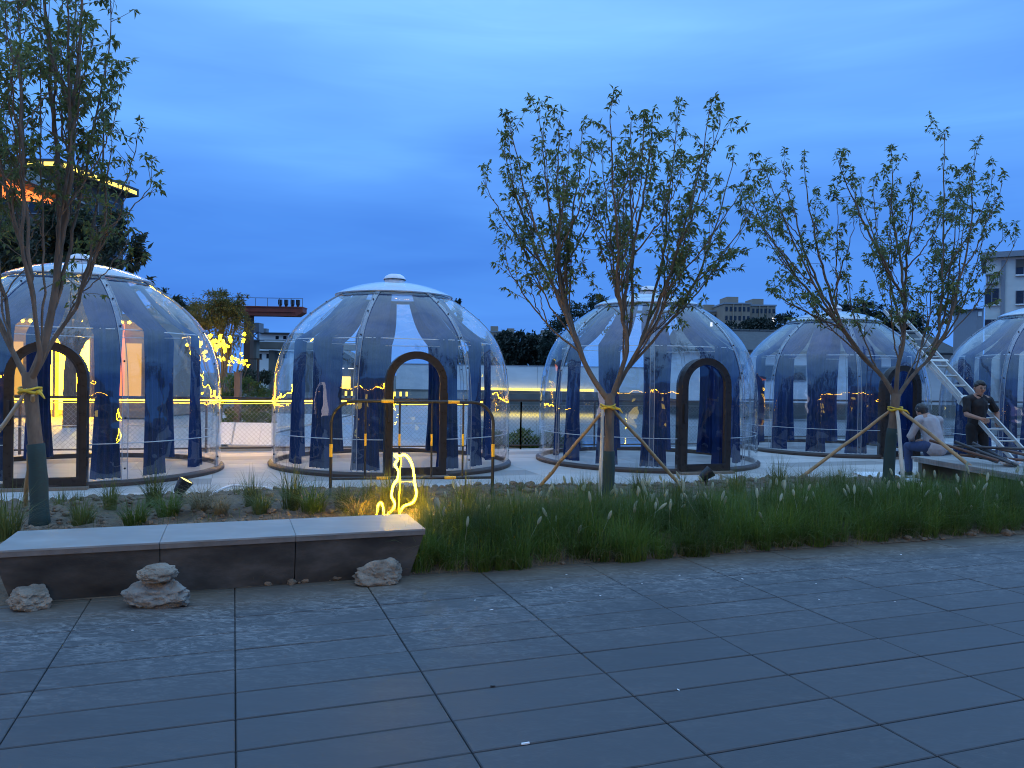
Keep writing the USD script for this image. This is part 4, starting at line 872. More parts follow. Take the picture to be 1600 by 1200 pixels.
# ladder leaning on the set-back dome
lb = np.array([8.0, 11.55, 0.0]); ltop = at(1390, 489, 15.7)
ld = ltop - lb; LL = np.linalg.norm(ld); ld /= LL; lw = np.cross(ld, [0, 0, 1.0]); lw /= np.linalg.norm(lw); ln = np.cross(lw, ld)
ladder = thing("extension_ladder", "aluminium extension ladder leaning from the bench towards the set-back dome", "ladder")
def lp(s, w, n=0): return lb + ld * s + lw * w + ln * n
for sec, (s0, s1, hw, n) in enumerate(((0, LL * 0.66, 0.165, 0.0), (LL * 0.40, LL, 0.14, 0.055))):
    for sg in (-1, 1):
        a, b = lp(s0, sg * hw, n), lp(s1, sg * hw, n); m = trimesh.creation.box((0.028, s1 - s0, 0.065)); m4 = np.eye(4); m4[:3, 0] = lw; m4[:3, 1] = ld; m4[:3, 2] = ln; m4[:3, 3] = (a + b) / 2; m.apply_transform(m4); part("side_rail", m, m_alu, ladder)
    for s in np.arange(s0 + 0.18, s1 - 0.05, 0.30): part("rung", tube([lp(s, -hw, n), lp(s, hw, n)], 0.015, 8), m_alu, ladder)
for s in (LL * 0.42, LL * 0.64):
    m = trimesh.creation.box((0.40, 0.07, 0.14)); m4 = np.eye(4); m4[:3, 0] = lw; m4[:3, 1] = ld; m4[:3, 2] = ln; m4[:3, 3] = lp(s, 0, 0.02); m.apply_transform(m4)
    i2 = trimesh.creation.box((0.36, 0.2, 0.11)); i2.apply_transform(m4)
    mm = manifold3d.Manifold(manifold3d.Mesh(np.asarray(m.vertices, np.float32), np.asarray(m.faces, np.uint32))) - manifold3d.Manifold(manifold3d.Mesh(np.asarray(i2.vertices, np.float32), np.asarray(i2.faces, np.uint32)))
    part("guide_bracket", mm, m_alu, ladder)
for sg in (-1, 1): part("foot_pad", box(0.05, 0.06, 0.05, tuple(lp(0.01, sg * 0.165) + [0, 0, 0.012]), 0.008), m_black, ladder)
# loose white boards and strips
def board(px, py, sx, sy, rz, label, z=0.1):
    p = gnd(px, py, z); zz = (soil_z(p[0], p[1]) if bed.contains(Point(p[0], p[1])) else 0) + 0.04
    tag(part("foam_board", T(R(R(box(sx, sy, 0.03, bev=0.004), 0.08, (1, 0, 0)), rz), p[0], p[1], zz), m_foam), label, "board")
board(1372, 749, 0.62, 0.35, 0.1, "flat white foam board lying left of the right tree's foot", 0.06)
board(1425, 757, 0.30, 0.12, 0.7, "small white board piece lying right of the right tree's trunk", 0.06)
for (pts, r, l) in (([(328, 780), (345, 772), (365, 768), (385, 767), (402, 768), (425, 772)], 0.014, "white hose arching over the left bed behind the tufts"),
                    ([(1500, 764), (1515, 768), (1532, 772), (1545, 774), (1560, 772), (1580, 770)], 0.016, "crumpled white strip lying on the soil under the plank bench"),
                    ([(1398, 748), (1415, 752), (1440, 757), (1475, 762)], 0.010, "thin white strip on the soil right of the right tree"),
                    ([(668, 812), (695, 815), (715, 813)], 0.006, "thin pale stick on the soil beside the neon sign")):
    q = [gnd(*p, 0.08) for p in pts]; q = [np.array([a[0], a[1], soil_z(a[0], a[1]) + r + (0.05 * math.sin(PI * i / (len(q) - 1)) if "hose" in l else 0.006 * (i % 2))]) for i, a in enumerate(q)]
    tag(part("white_strip" if "strip" in l else ("white_hose" if "hose" in l else "pale_stick"), tube(smooth_path(q, 24), r, 7), m_foam, smooth=True), l, "hose" if "hose" in l else ("stick" if "stick" in l else "strip"))
st = gnd(1125, 745, 0.2)
tag(part("wooden_stake", tube([gnd(1122, 741, 0.16), gnd(1148, 751, 0.08)], 0.014, 6), m_bleached), "short pale stake beside the spotlight below the third dome's door", "stake")
chip = gnd(821, 1163); tag(part("white_chip", T(R(box(0.035, 0.008, 0.006, bev=0.001), 0.35), chip[0], chip[1], 0.004), m_foam), "small white chip in a paving joint at the picture's bottom", "litter")
chip = gnd(770, 1073); tag(part("dark_pebble", T(rock(5, 0.03, 0.014, 0.01), chip[0], chip[1], 0.0), m_black, smooth=True), "small black pebble in a paving joint in the foreground", "litter")
LIT = [(742, 938, .02), (768, 953, .03), (1003, 912, .02), (938, 931, .025), (1408, 867, .03), (862, 919, .02), (1062, 899, .02), (207, 985, .02), (1160, 905, .03), (1275, 912, .02), (1280, 937, .02), (1398, 940, .018), (885, 898, .022), (1060, 1078, .02)]
lit = []
for px, py, s in LIT:
    p = gnd(px, py); lit.append(T(R(rock(int(px), s, s * 0.4, s * 0.2, 6), RNG.uniform(0, 3)), p[0], p[1], 0.0))
tag(part("paper_scraps", cat_(lit), m_foam), "tiny pale scraps and grit strewn on the dark paving", "litter", None, "stuff")

# ------------------------------------------------------------------ people
def person(label, loc, rz, J, shirt_m, trouser_m, hair_m, sleeves="short", bowed=0.0, shoe=True):
    t = thing("person", label, "person", loc, rz)
    A = lambda *k: [(J[x], r) for x, r in k]
    tor = A(("pelvis", .125), ("waist", .115), ("chest", .14), ("neckb", .085))
    chains = [tor, [(J["shl"], .058), (J["neckb"], .075)], [(J["shr"], .058), (J["neckb"], .075)], A(("neckb", .055), ("head", .052))]
    hd = J["head"]; f = J["face"]; u = J["hup"]; s = np.cross(u, f)
    chains += [[(hd + u * .035 - f * .012, .088), (hd - u * .02 + f * .014, .078)], [(hd - u * .02 + f * .02, .072), (hd - u * .085 + f * .055, .036)], [(hd + f * .098 + u * .012, .010), (hd + f * .112 - u * .016, .016)], [(hd + s * .09 + u * .0, .010), (hd + s * .09 - u * .03, .012)], [(hd - s * .09, .010), (hd - s * .09 - u * .03, .012)]]
    arms, legs, hands = [], [], []
    for q in "lr":
        arms.append(A((f"sh{q}", .052), (f"el{q}", .040), (f"wr{q}", .028)))
        legs.append(A((f"hip{q}", .085), (f"kn{q}", .056), (f"an{q}", .040)))
        w = J[f"wr{q}"]; e = J[f"el{q}"]; d = w - e; d /= np.linalg.norm(d); g = J.get(f"grip{q}", f); g = g / np.linalg.norm(g); side = np.cross(d, g); side /= np.linalg.norm(side) + 1e-9
        palm = w + d * .045; hands.append([(w, .026), (palm + side * .018, .019)]); hands.append([(w, .026), (palm - side * .018, .019)])
        for k, ln in enumerate((.062, .072, .068, .052)):
            o = palm + side * (.027 - .018 * k) + d * .02; hands.append([(o, .0095), (o + d * ln * .5 + g * .008, .009), (o + d * ln * .62 + g * (.008 + ln * .4), .0085), (o + d * ln * .45 + g * (.012 + ln * .62), .008)])
        o = w + d * .02 + side * .03; hands.append([(o, .012), (o + side * .02 + d * .03 + g * .01, .010), (o + side * .012 + d * .055 + g * .03, .009)])
        chains.append([(J[f"an{q}"], .038), (J[f"toe{q}"], .032)])
    part("body", hull_chain(chains + arms + legs + hands, 0.016, 5), m_skin, t, smooth=True)
    g_ = lambda ch, d: [[(p, r + d) for p, r in c] for c in ch]
    sh = [[(J["pelvis"] + [0, 0, 0.0], .142), (J["waist"], .138), (J["chest"], .158), (J["neckb"] - (J["neckb"] - J["chest"]) * .15, .085)], [(J["shl"], .070), (J["neckb"] - u * .02, .078)], [(J["shr"], .070), (J["neckb"] - u * .02, .078)]]
    if "hem" in J: sh.append([(J["pelvis"], .142), (J["hem"], .15)])
    for q in "lr":
        e = J[f"el{q}"]; w = J[f"wr{q}"]; S = J[f"sh{q}"]
        sh.append([(S, .069), (S + (e - S) * .72, .062)] if sleeves == "short" else [(S, .069), (e, .054), (e + (w - e) * .88, .042)])
    m = hull_chain(sh, 0.018, 4); m.vertices += m.vertex_normals * ((meshkit.fbm(m.vertices * [14, 14, 6] + 3, 3, 8) - .5) * 0.038)[:, None]
    part("shirt", m, shirt_m, t, smooth=True)
    tr = [[(J["pelvis"], .136), ((J["hipl"] + J["hipr"]) / 2, .12)]]
    for q in "lr": tr.append([(J[f"hip{q}"], .098), (J[f"kn{q}"], .07), (J[f"an{q}"] + (J[f"kn{q}"] - J[f"an{q}"]) * .08, .058)])
    m = hull_chain(tr, 0.02, 4); m.vertices += m.vertex_normals * ((meshkit.fbm(m.vertices * [9, 9, 5] + 9, 3, 4) - .5) * 0.018)[:, None]
    part("trousers", m, trouser_m, t, smooth=True)
    for q in "lr":
        a, b = J[f"an{q}"], J[f"toe{q}"]; part("shoe", hull_chain([[(a - [0, 0, .03] - (b - a) * .2, .042), (b - [0, 0, .0], .04)]], 0.02, 3), m_black, t, smooth=True)
    hr = hull_chain([[(hd + u * .047 - f * .020, .086), (hd + u * .01 - f * .040, .080)], [(hd + u * .075 + f * .032, .050), (hd + u * .055 - f * .01, .084)], [(hd + u * .02 - f * .045, .072), (hd - u * .05 - f * .045, .052)], [(hd + u * .045 + s * .055 + f * .01, .040), (hd - u * .0 + s * .062 - f * .02, .032)], [(hd + u * .045 - s * .055 + f * .01, .040), (hd - u * .0 - s * .062 - f * .02, .032)]], 0.014, 3)
    hr.vertices += hr.vertex_normals * ((meshkit.fbm(hr.vertices * 45, 2, 3) - .5) * 0.012)[:, None]
    part("hair", hr, hair_m, t, smooth=True)
    for q in (-1, 1):
        part("eye", T(trimesh.creation.icosphere(1, .0095), *(hd + f * .088 + s * .031 * q + u * .006)), m_hair, t)
        part("eyebrow", tube([hd + f * .093 + s * .018 * q + u * .026, hd + f * .088 + s * .045 * q + u * .024], .004, 5), m_hair, t)
    part("mouth", tube([hd + f * .088 - u * .052 + s * -.02, hd + f * .092 - u * .053, hd + f * .088 - u * .052 + s * .02], .004, 5), m_rust_d, t)
    return t
v3 = lambda *a: np.array(a, float)
def unit(a): a = v3(*a); return a / np.linalg.norm(a)
# seated person, back to the camera
JS = dict(pelvis=v3(0, 0, .55), hem=v3(0, .02, .50), waist=v3(0, -.05, .70), chest=v3(0, -.15, .86), neckb=v3(0, -.23, .98), head=v3(.02, -.31, 1.07), face=unit((0, -.82, -.57)), hup=unit((0, -.57, .82)),
          shl=v3(.175, -.17, .93), ell=v3(.245, -.25, .68), wrl=v3(.10, -.43, .60), shr=v3(-.175, -.17, .93), elr=v3(-.245, -.25, .68), wrr=v3(-.10, -.43, .60),
          hipl=v3(.09, -.02, .53), knl=v3(.17, -.42, .50), anl=v3(.18, -.38, .09), toel=v3(.20, -.54, .045), hipr=v3(-.09, -.02, .53), knr=v3(-.17, -.42, .50), anr=v3(-.18, -.38, .09), toer=v3(-.20, -.54, .045))
sp_ = gnd(1466, 709, .43)
person("person in a grey long-sleeved top sitting on the plank bench, back turned, head bowed", (sp_[0] + 0.02, sp_[1] + 0.12, 0), PI + 0.15, JS, m_shirt_g, m_jeans, m_hair, "long")
# standing person steadying the ladder
mp_ = np.array([at(1527, 640, 12.95)[0], 12.95, 0.0])
tgt = min((lp(s, 0.165, 0.0) for s in np.linspace(0, LL, 200)), key=lambda q: abs((600 - F * ((q - [0, 0, CH]) @ _up) / ((q - [0, 0, CH]) @ _fwd)) - 658)) - mp_
rzm = 0.12; cr_, sr_ = math.cos(-rzm), math.sin(-rzm); tg = v3(tgt[0] * cr_ - tgt[1] * sr_, tgt[0] * sr_ + tgt[1] * cr_, tgt[2])
JM = dict(pelvis=v3(0, 0, .84), waist=v3(-.01, -.01, 1.0), chest=v3(-.015, -.02, 1.17), neckb=v3(-.01, -.02, 1.31), head=v3(.0, -.05, 1.46), face=unit((-.15, -.97, -.12)), hup=unit((.10, -.12, .98)),
          shl=v3(.185, -.02, 1.265), ell=v3(.24, -.10, 1.0), wrl=tg + v3(.035, .03, .01), shr=v3(-.205, -.02, 1.265), elr=v3(-.27, -.10, 1.02), wrr=v3(-.16, -.30, .96),
          hipl=v3(.09, 0, .80), knl=v3(.11, -.03, .44), anl=v3(.12, .0, .08), toel=v3(.14, -.16, .045), hipr=v3(-.09, 0, .80), knr=v3(-.11, -.03, .44), anr=v3(-.12, .0, .08), toer=v3(-.15, -.16, .045), gripl=v3(-.7, -.5, -.2))
JM["ell"] = (JM["shl"] + JM["wrl"]) / 2 + v3(.10, .04, -.05)
stander = person("person in a black polo shirt standing behind the ladder, one hand on its rail", mp_, rzm, JM, m_polo, m_trous, m_hair, "short")
part("chest_patch", box(0.03, 0.008, 0.012, (0.07, -0.172, 1.2)), m_cloth_w, stander); part("collar", tube([(-0.075, -0.05, 1.345), (-0.05, -0.095, 1.335), (0.0, -0.115, 1.30), (0.04, -0.10, 1.335), (0.065, -0.05, 1.345), (0, 0.03, 1.365), (-0.075, -0.05, 1.345)], 0.012, 6), m_polo, stander, smooth=True)

# ------------------------------------------------------------------ beyond the railing, left
tag(part("plaza", sheet(Polygon([(-30, 9.5), (-13.6, 13.0), (-6.2, 14.75), (-6.2, 30), (-30, 30)]), -0.035), SLABS[1]), "pale paved plaza behind the left domes", None, None, "structure")
bw = part("boardwalk", sheet(Polygon([(-6.0, 15.0), (-0.75, 16.3), (-0.95, 24), (-2.3, 40), (-6.0, 40)]), -0.10), m_joint); tag(bw, "grey plank boardwalk between the left plaza and the pond", None, None, "structure")
for k, y in enumerate(np.arange(16.6, 40, 0.3)):
    xr = np.interp(y, [16, 24, 40], [-0.85, -0.97, -2.3]); part("deck_plank", T(box(xr + 6.0, 0.285, 0.04, bev=0.004), (xr - 6.0) / 2, y, -0.045 + RNG.normal(0, 0.002)), m_deck, bw)
def leafball(spec, n, L, W, seed):
    rg = np.random.default_rng(seed); P, D = [], []
    vol = np.array([s[3] * s[4] * s[5] for s in spec]); cnt = (n * vol ** 0.8 / (vol ** 0.8).sum()).astype(int)
    for (x, y, z, rx, ry, rz_), c in zip(spec, cnt):
        nc = max(3, c // 40); dirs = rg.normal(size=(nc, 3)); dirs /= np.linalg.norm(dirs, axis=1, keepdims=True); cen = dirs * (rg.uniform(0.35, 1.0, nc) ** 0.6)[:, None]
        p = cen[rg.integers(0, nc, c)] + rg.normal(0, 0.13, (c, 3)); P.append(p * [rx, ry, rz_] + [x, y, z]); D.append(p + rg.normal(0, 0.6, (c, 3)) + [0, 0, -0.25])
    P, D = np.vstack(P), np.vstack(D); m = len(P)
    return leaf_cloud(P, D, L * rg.uniform(0.6, 1.3, m), W * rg.uniform(0.7, 1.2, m), rg)
def bushy(name, label, cat, base, trunk_h, r, spec, n, L, W, m, seed, limbs=6, group=None):
    """spec relative to the base"""
    t = thing(name, label, cat, base, 0, group); rg = np.random.default_rng(seed)
    if trunk_h > 0:
        part("trunk", tube([(0, 0, -0.1), (rg.normal(0, .05), rg.normal(0, .05), trunk_h * .6), (0.05, 0, trunk_h)], [r * 1.2, r, r * .8], 8), m_bark, t, smooth=True)
        for k in range(limbs):
            s = spec[k % len(spec)]; e = np.array(s[:3]) + rg.normal(0, 0.4, 3) * s[3:6]; o = np.array([0.03, 0, trunk_h * rg.uniform(.7, 1)])
            part("limb", tube([o, (o + e) / 2 + [0, 0, 0.1 * np.linalg.norm(e - o)], e], [r * .55, r * .35, r * .1], 6), m_bark, t, smooth=True)
    part("crown" if cat == "tree" else "foliage", leafball(spec, n, L, W, seed), m, t, kind="stuff")
    return t
def pxs(y, base, items):
    """crown lobes given as pixel centre, pixel radii and depth offset -> relative ellipsoids"""
    out = []
    for px, py, rx, ry, dy in items:
        p = at(px, py, y + dy) - base; k = y / F; out.append((p[0], p[1], p[2], rx * k, rx * k * 0.8, ry * k))
    return out
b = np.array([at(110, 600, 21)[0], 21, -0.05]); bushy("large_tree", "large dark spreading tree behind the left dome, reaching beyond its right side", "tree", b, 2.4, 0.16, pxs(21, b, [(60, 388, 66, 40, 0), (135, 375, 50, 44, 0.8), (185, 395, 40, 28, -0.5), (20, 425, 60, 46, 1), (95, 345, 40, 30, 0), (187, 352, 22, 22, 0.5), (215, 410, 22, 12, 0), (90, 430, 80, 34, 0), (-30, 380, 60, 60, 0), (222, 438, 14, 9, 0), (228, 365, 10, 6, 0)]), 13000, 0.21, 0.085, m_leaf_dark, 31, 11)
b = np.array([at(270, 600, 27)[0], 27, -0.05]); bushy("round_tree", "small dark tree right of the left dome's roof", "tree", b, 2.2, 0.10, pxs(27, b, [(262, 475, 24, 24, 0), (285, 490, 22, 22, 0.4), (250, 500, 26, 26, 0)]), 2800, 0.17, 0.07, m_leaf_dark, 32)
b = np.array([at(345, 620, 24)[0], 24, -0.05]); bushy("olive_tree", "olive green bushy tree with yellow lamp balls hanging in it", "tree", b, 1.2, 0.05, pxs(24, b, [(335, 490, 46, 28, 0), (318, 520, 32, 40, 0.3), (360, 515, 28, 42, 0), (345, 470, 30, 14, 0), (372, 480, 14, 14, 0.2), (378, 465, 7, 10, 0)]), 8500, 0.12, 0.035, m_leaf_olive, 33, 12)
lanterns = thing("lamp_ball_cluster", "cluster of glowing yellow lamp balls on thin stems below the olive tree", "lights", at(352, 625, 23))
lb0 = at(352, 625, 23); rgl = np.random.default_rng(12)
BALLS = [(332, 528, 7), (340, 536, 7), (336, 543, 6), (345, 530, 6), (352, 534, 5), (350, 544, 6), (363, 529, 6), (379, 527, 6), (356, 540, 4), (347, 557, 5), (352, 560, 4), (365, 558, 5), (377, 554, 3), (375, 562, 4), (384, 565, 4), (362, 566, 4), (372, 569, 5), (388, 571, 3), (359, 572, 3), (380, 568, 3), (312, 540, 6), (303, 548, 6), (318, 552, 5), (296, 538, 5), (308, 530, 4), (322, 560, 4)]
for px, py, r in BALLS:
    p = at(px, py, 23 + rgl.uniform(-.5, .5)) - lb0; rr_ = r * 23 / F
    part("lamp_ball", leafball([(p[0], p[1], p[2], rr_, rr_, rr_)], 150, rr_ * 0.42, rr_ * 0.3, int(px)), m_lampball, lanterns)
    part("stem", tube([(rgl.uniform(-.2, .2), rgl.uniform(-.2, .2), 0), p * [.7, .7, .5], p], 0.012, 5), m_bark, lanterns)
b = np.array([at(390, 640, 19.5)[0], 19.5, -0.05]); bushy("shrub_mound", "bright green mounded shrub behind the railing between the left and middle domes", "shrub", b, 0, 0, pxs(19.5, b, [(362, 605, 22, 22, 0), (390, 612, 26, 22, 0.3), (418, 622, 20, 14, 0), (350, 630, 18, 18, -.3), (400, 640, 30, 14, 0)]), 5200, 0.09, 0.03, m_shrub, 34)
b = np.array([at(385, 665, 17.4)[0], 17.4, -0.05]); bushy("low_shrub", "low green shrub at the foot of the railing left of the middle dome", "shrub", b, 0, 0, pxs(17.4, b, [(375, 660, 26, 16, 0), (410, 658, 18, 14, 0)]), 2200, 0.09, 0.03, m_shrub, 35)
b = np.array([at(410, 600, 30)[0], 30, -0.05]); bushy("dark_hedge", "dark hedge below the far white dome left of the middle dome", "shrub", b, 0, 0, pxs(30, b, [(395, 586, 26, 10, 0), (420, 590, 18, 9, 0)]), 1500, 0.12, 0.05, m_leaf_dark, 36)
pp_ = np.array([at(372, 600, 17.3)[0], 17.3, 0.0]); wp_ = thing("wooden_post", "square brown wooden post just behind the railing, left of the middle dome", "post", pp_)
part("shaft", box(0.13, 0.13, 1.55, (0, 0, 0.72), 0.01), m_post, wp_); part("cap", box(0.15, 0.15, 0.03, (0, 0, 1.51), 0.008), m_post, wp_)
lpst = np.array([at(403, 600, 27)[0], 27, 0]); lt_ = thing("lamp_post", "thin black lamp post with a flat arm, left of the middle dome", "lamp post", lpst)
part("shaft", tube([(0, 0, 0), (0, 0, 2.0)], 0.045, 8), m_black, lt_); part("arm", box(0.55, 0.09, 0.05, (-0.15, 0, 2.0), 0.01), m_black, lt_)
for k, (px, w) in enumerate(((346, 0.34), (366, 0.30), (388, 0.30), (411, 0.32))):
    p = at(px + 8, 690, 16.75); t = tag(part("leaning_board", T(R(box(w, 0.04, 0.52, bev=0.006), -0.5, (1, 0, 0)), p[0], p[1], 0.2), m_foam), "white leaning board behind the railing, left of the middle dome, %s of four" % ("leftmost", "second from left", "third from left", "rightmost")[k], "board", None)
for k, (px, py, rx, l) in enumerate(((815, 688, 24, "low green waterside shrub in the gap right of the middle dome"), (770, 690, 18, "low waterside shrub seen through the middle dome's right edge"), (862, 690, 20, "low waterside shrub seen through the third dome's left edge"))):
    b = np.array([at(px, 690, 17.6)[0], 17.6, -0.25]); bushy("waterside_shrub", l, "shrub", b, 0, 0, pxs(17.6, b, [(px, py, rx, 14, 0), (px - rx * .6, py + 4, rx * .6, 10, 0.1), (px + rx * .6, py + 5, rx * .6, 10, -0.1)]), 2000, 0.09, 0.035, m_shrub, 90 + k)
# row of small lit bollards at the far end of the boardwalk
for k in range(14):
    p = at(512 + k * 9.5, 620, 37.5 + 0.1 * k); t = thing("bollard_light", "tiny orange bollard light behind the middle dome, %s" % ("leftmost of its row", "second from the left", "third from the left", "fourth from the left", "fifth from the left", "sixth from the left", "seventh from the left", "seventh from the right", "sixth from the right", "fifth from the right", "fourth from the right", "third from the right", "second from the right", "rightmost of its row")[k], "bollard", (p[0], p[1], -0.03), 0, "row of orange bollard lights")
    part("shaft", tube([(0, 0, 0), (0, 0, 0.5)], 0.05, 8), m_black, t); part("lens", tube([(0, 0, 0.5), (0, 0, 0.72)], 0.055, 8), m_led_soft, t)
# shop with a glowing front behind the left dome
shop = thing("lit_shop", "low shop with a glowing yellow window and orange banner behind the left dome", "shop")
SY = 25.0
def sx(px): return at(px, 580, SY)[0]
def slab3(name, px0, px1, z0, z1, y0, y1, m, parent): return part(name, box(abs(sx(px1) - sx(px0)), y1 - y0, z1 - z0, ((sx(px0) + sx(px1)) / 2, (y0 + y1) / 2, (z0 + z1) / 2), 0.01), m, parent)
slab3("wall", -40, 58, 0, 3.1, SY, SY + 4, m_facade, shop); slab3("wall", 146, 235, 0, 3.1, SY, SY + 4, m_facade, shop); slab3("back_wall", 58, 146, 0, 3.1, SY + 3.8, SY + 4, m_facade, shop)
slab3("lintel", 58, 146, 2.55, 3.1, SY, SY + 0.3, m_facade2, shop); slab3("roof", -50, 245, 3.1, 3.3, SY - 0.6, SY + 4.2, m_greyroof, shop)
slab3("glowing_panel", 90, 141, 0.25, 2.5, SY + 0.6, SY + 0.7, m_window_hot, shop)
slab3("glowing_panel", 61, 88, 0.2, 2.5, SY + 0.5, SY + 0.6, m_window, shop)
for px in (60, 87, 144): slab3("column", px - 2, px + 2, 0, 2.55, SY - 0.1, SY + 0.1, m_facade, shop)
slab3("orange_banner", 171, 197, 0.7, 3.0, SY - 0.15, SY - 0.10, m_orange, shop)
slab3("orange_banner", 108, 134, 2.2, 2.5, SY - 0.15, SY - 0.10, m_orange, shop)
for px in (20, 205):
    w = slab3("window", px - 16, px + 16, 0.7, 2.4, SY - 0.03, SY + 0.01, m_amber, shop)
for k, px in enumerate(np.linspace(-20, 225, 22)): part("eave_lamp", T(trimesh.creation.icosphere(1, 0.05), sx(px), SY - 0.5, 3.04), m_window, shop)
# tall building with lit eaves, far left
def rectwin(t, p0, d, n, u, w, z, h, m, name="window"):
    """window (frame > pane) on a wall: p0 wall start, d unit along, n outward"""
    c = np.array([*(np.array(p0) + np.array(d) * u + np.array(n) * 0.03), z]); ang = math.atan2(d[1], d[0])
    f = part(name, T(R(box(w + 0.16, 0.10, h + 0.16), ang), *c), m_eave, t); part("pane", T(R(box(w, 0.06, h), ang), *(c + np.array([*n, 0]) * 0.045)), m, f); return f
tb = thing("eaves_lit_building", "dark multi-storey building with yellow light strips under its roof, behind the left trees", "building")
q0, q1, q2 = np.array([-42.0, 45.0]), np.array([-26.5, 45.0]), np.array([-25.6, 51.0])
part("wall", prism([tuple(q0), tuple(q1), tuple(q2), (-42, 58)], -0.1, 13.0), m_facade2, tb)
part("roof", prism(Polygon([tuple(q0), tuple(q1), tuple(q2), (-42, 58)]).buffer(0.7, join_style=2), 13.0, 13.5), m_greyroof, tb)
for a, b_ in ((q0 + [0, -0.72], q1 + [0.6, -0.72]), (q1 + [0.72, -0.6], q2 + [0.72, 0.3])):
    n = int(np.linalg.norm(b_ - a) / 0.9)
    for k in range(n): part("eave_light", beam((*(a + (b_ - a) * (k + 0.08) / n), 13.2), (*(a + (b_ - a) * (k + 0.92) / n), 13.2), 0.08, 0.22), m_led_far, tb)
dd_ = (q2 - q1) / np.linalg.norm(q2 - q1); nn_ = np.array([dd_[1], -dd_[0]])
for fl in range(4):
    for k in range(7): rectwin(tb, q0, (1, 0), (0, -1), 2.0 + k * 2.1, 1.2, 11.4 - fl * 3.0, 1.7, m_pane_dark)
    for k in range(3): rectwin(tb, q1, dd_, nn_, 1.0 + k * 1.9, 1.1, 11.4 - fl * 3.0, 1.7, m_pane_dark)
pv = thing("lit_pavilion", "pavilion roof with orange lit underside at the left picture edge", "pavilion")
pc = at(-30, 262, 30)
part("roof", trimesh.convex.convex_hull(np.array([(pc[0] - 4, 28, pc[2]), (pc[0] + 2.1, 28, pc[2] - 0.6), (pc[0] - 4, 34, pc[2]), (pc[0] + 2.1, 34, pc[2] - 0.6), (pc[0] - 1, 29.5, pc[2] + 1.4), (pc[0] - 1, 32.5, pc[2] + 1.4)])), m_greyroof, pv)
part("soffit_light", trimesh.convex.convex_hull(np.array([(pc[0] - 3, 28.6, pc[2] - 0.35), (pc[0] + 1.5, 28.6, pc[2] - 0.75), (pc[0] - 3, 33, pc[2] - 0.35), (pc[0] + 1.5, 33, pc[2] - 0.75), (pc[0] - 3, 28.6, pc[2] - 0.28), (pc[0] + 1.5, 28.6, pc[2] - 0.68)])), m_orange, pv)
for x in (-3.4, 1.2):
    for y in (29.2, 32.8): part("post", tube([(pc[0] + x, y, -0.05), (pc[0] + x, y, pc[2] - 0.3)], 0.14, 8), m_rust_d, pv)

# ------------------------------------------------------------------ industrial group between the left and middle domes
def pbox(name, px0, py0, px1, py1, y, dep, m, parent, z0=None):
    a, b_ = at(px0, py0, y), at(px1, py1, y); zb = b_[2] if z0 is None else z0
    return part(name, box(b_[0] - a[0], dep, a[2] - zb, ((a[0] + b_[0]) / 2, y + dep / 2, (a[2] + zb) / 2)), m, parent)
gt = thing("gantry", "rust red cantilever gantry beam on a brown post", "gantry")
a, b_ = at(325, 482, 60), at(473, 482, 60); zt, zb = at(473, 481, 60)[2], at(473, 494, 60)[2]
part("beam", trimesh.convex.convex_hull(np.array([(x, y, z) for y in (60, 61.2) for x, z in ((a[0], zt), (b_[0], zt), (b_[0], zb + 0.3), (b_[0] - 0.45, zb), (a[0], zb))])), m_rust, gt)
part("top_flange", box(b_[0] - a[0] + 0.06, 1.3, 0.08, ((a[0] + b_[0]) / 2, 60.6, zt + 0.042)), m_rust, gt)
part("rib_plate", box(b_[0] - a[0] - 0.6, 0.08, 0.07, ((a[0] + b_[0]) / 2 - 0.3, 59.958, (zt + zb) / 2)), m_rust, gt)
part("column", box(0.48, 0.9, zb + 0.1, (at(385, 500, 60)[0], 60.6, (zb - 0.1) / 2)), m_rust_d, gt)
for k in range(9):
    x = a[0] + (b_[0] - a[0]) * k / 8 - (0.03 if k == 8 else 0); part("rail_post", box(0.04, 0.04, 0.62, (x, 60.05, zt + 0.39)), m_steel, gt)
part("guard_rail", box(b_[0] - a[0], 0.04, 0.04, ((a[0] + b_[0]) / 2, 60.05, zt + 0.72)), m_steel, gt)
for px in (436, 445.5, 455.5, 464): x = at(px, 470, 60)[0]; part("floodlight", trimesh.convex.convex_hull(np.vstack([box(0.10, 0.2, 0.12, (x, 60.3, zt + 0.14)).vertices, box(0.24, 0.3, 0.34, (x, 60.3, zt + 0.46)).vertices])), m_black, gt)
hp = thing("steel_hopper", "grey steel box on a braced frame below the red gantry", "hopper")
pbox("box", 387, 504, 404.5, 519, 63, 1.2, m_steel, hp)
for px in (388.5, 403): pbox("leg", px - 1, 519, px + 1, 530, 63.1, 0.2, m_steel, hp)
for s in ((389, 403), (403, 389)): part("brace", beam(at(s[0], 519.5, 63.2), at(s[1], 530, 63.2), 0.08, 0.08), m_steel, hp)
pbox("platform", 386, 530, 406, 532, 63, 1.2, m_steel, hp); pbox("pier", 391, 532, 400, 590, 63.2, 0.8, m_concv, hp, -0.1)
vd = thing("concrete_viaduct", "long grey concrete beam bridge left of the middle dome", "bridge")
pbox("deck", 400, 534, 560, 547, 66, 2, m_concv, vd); pbox("parapet", 400, 530.5, 560, 534, 66.05, 0.2, m_concv, vd)
for px in (424, 480, 540): pbox("pier", px - 4, 547, px + 4, 590, 66.3, 1, m_concv, vd, -0.1)
gh = thing("grey_terrace_house", "low grey house with flat roof above the concrete bridge", "house")
pbox("wall", 404, 522, 470, 536, 75, 5, m_white, gh, -0.1); pbox("roof", 402, 519, 472, 522, 74.6, 6, m_greyroof, gh); pbox("chimney", 408, 513, 416, 519, 76, 0.8, m_steel, gh)
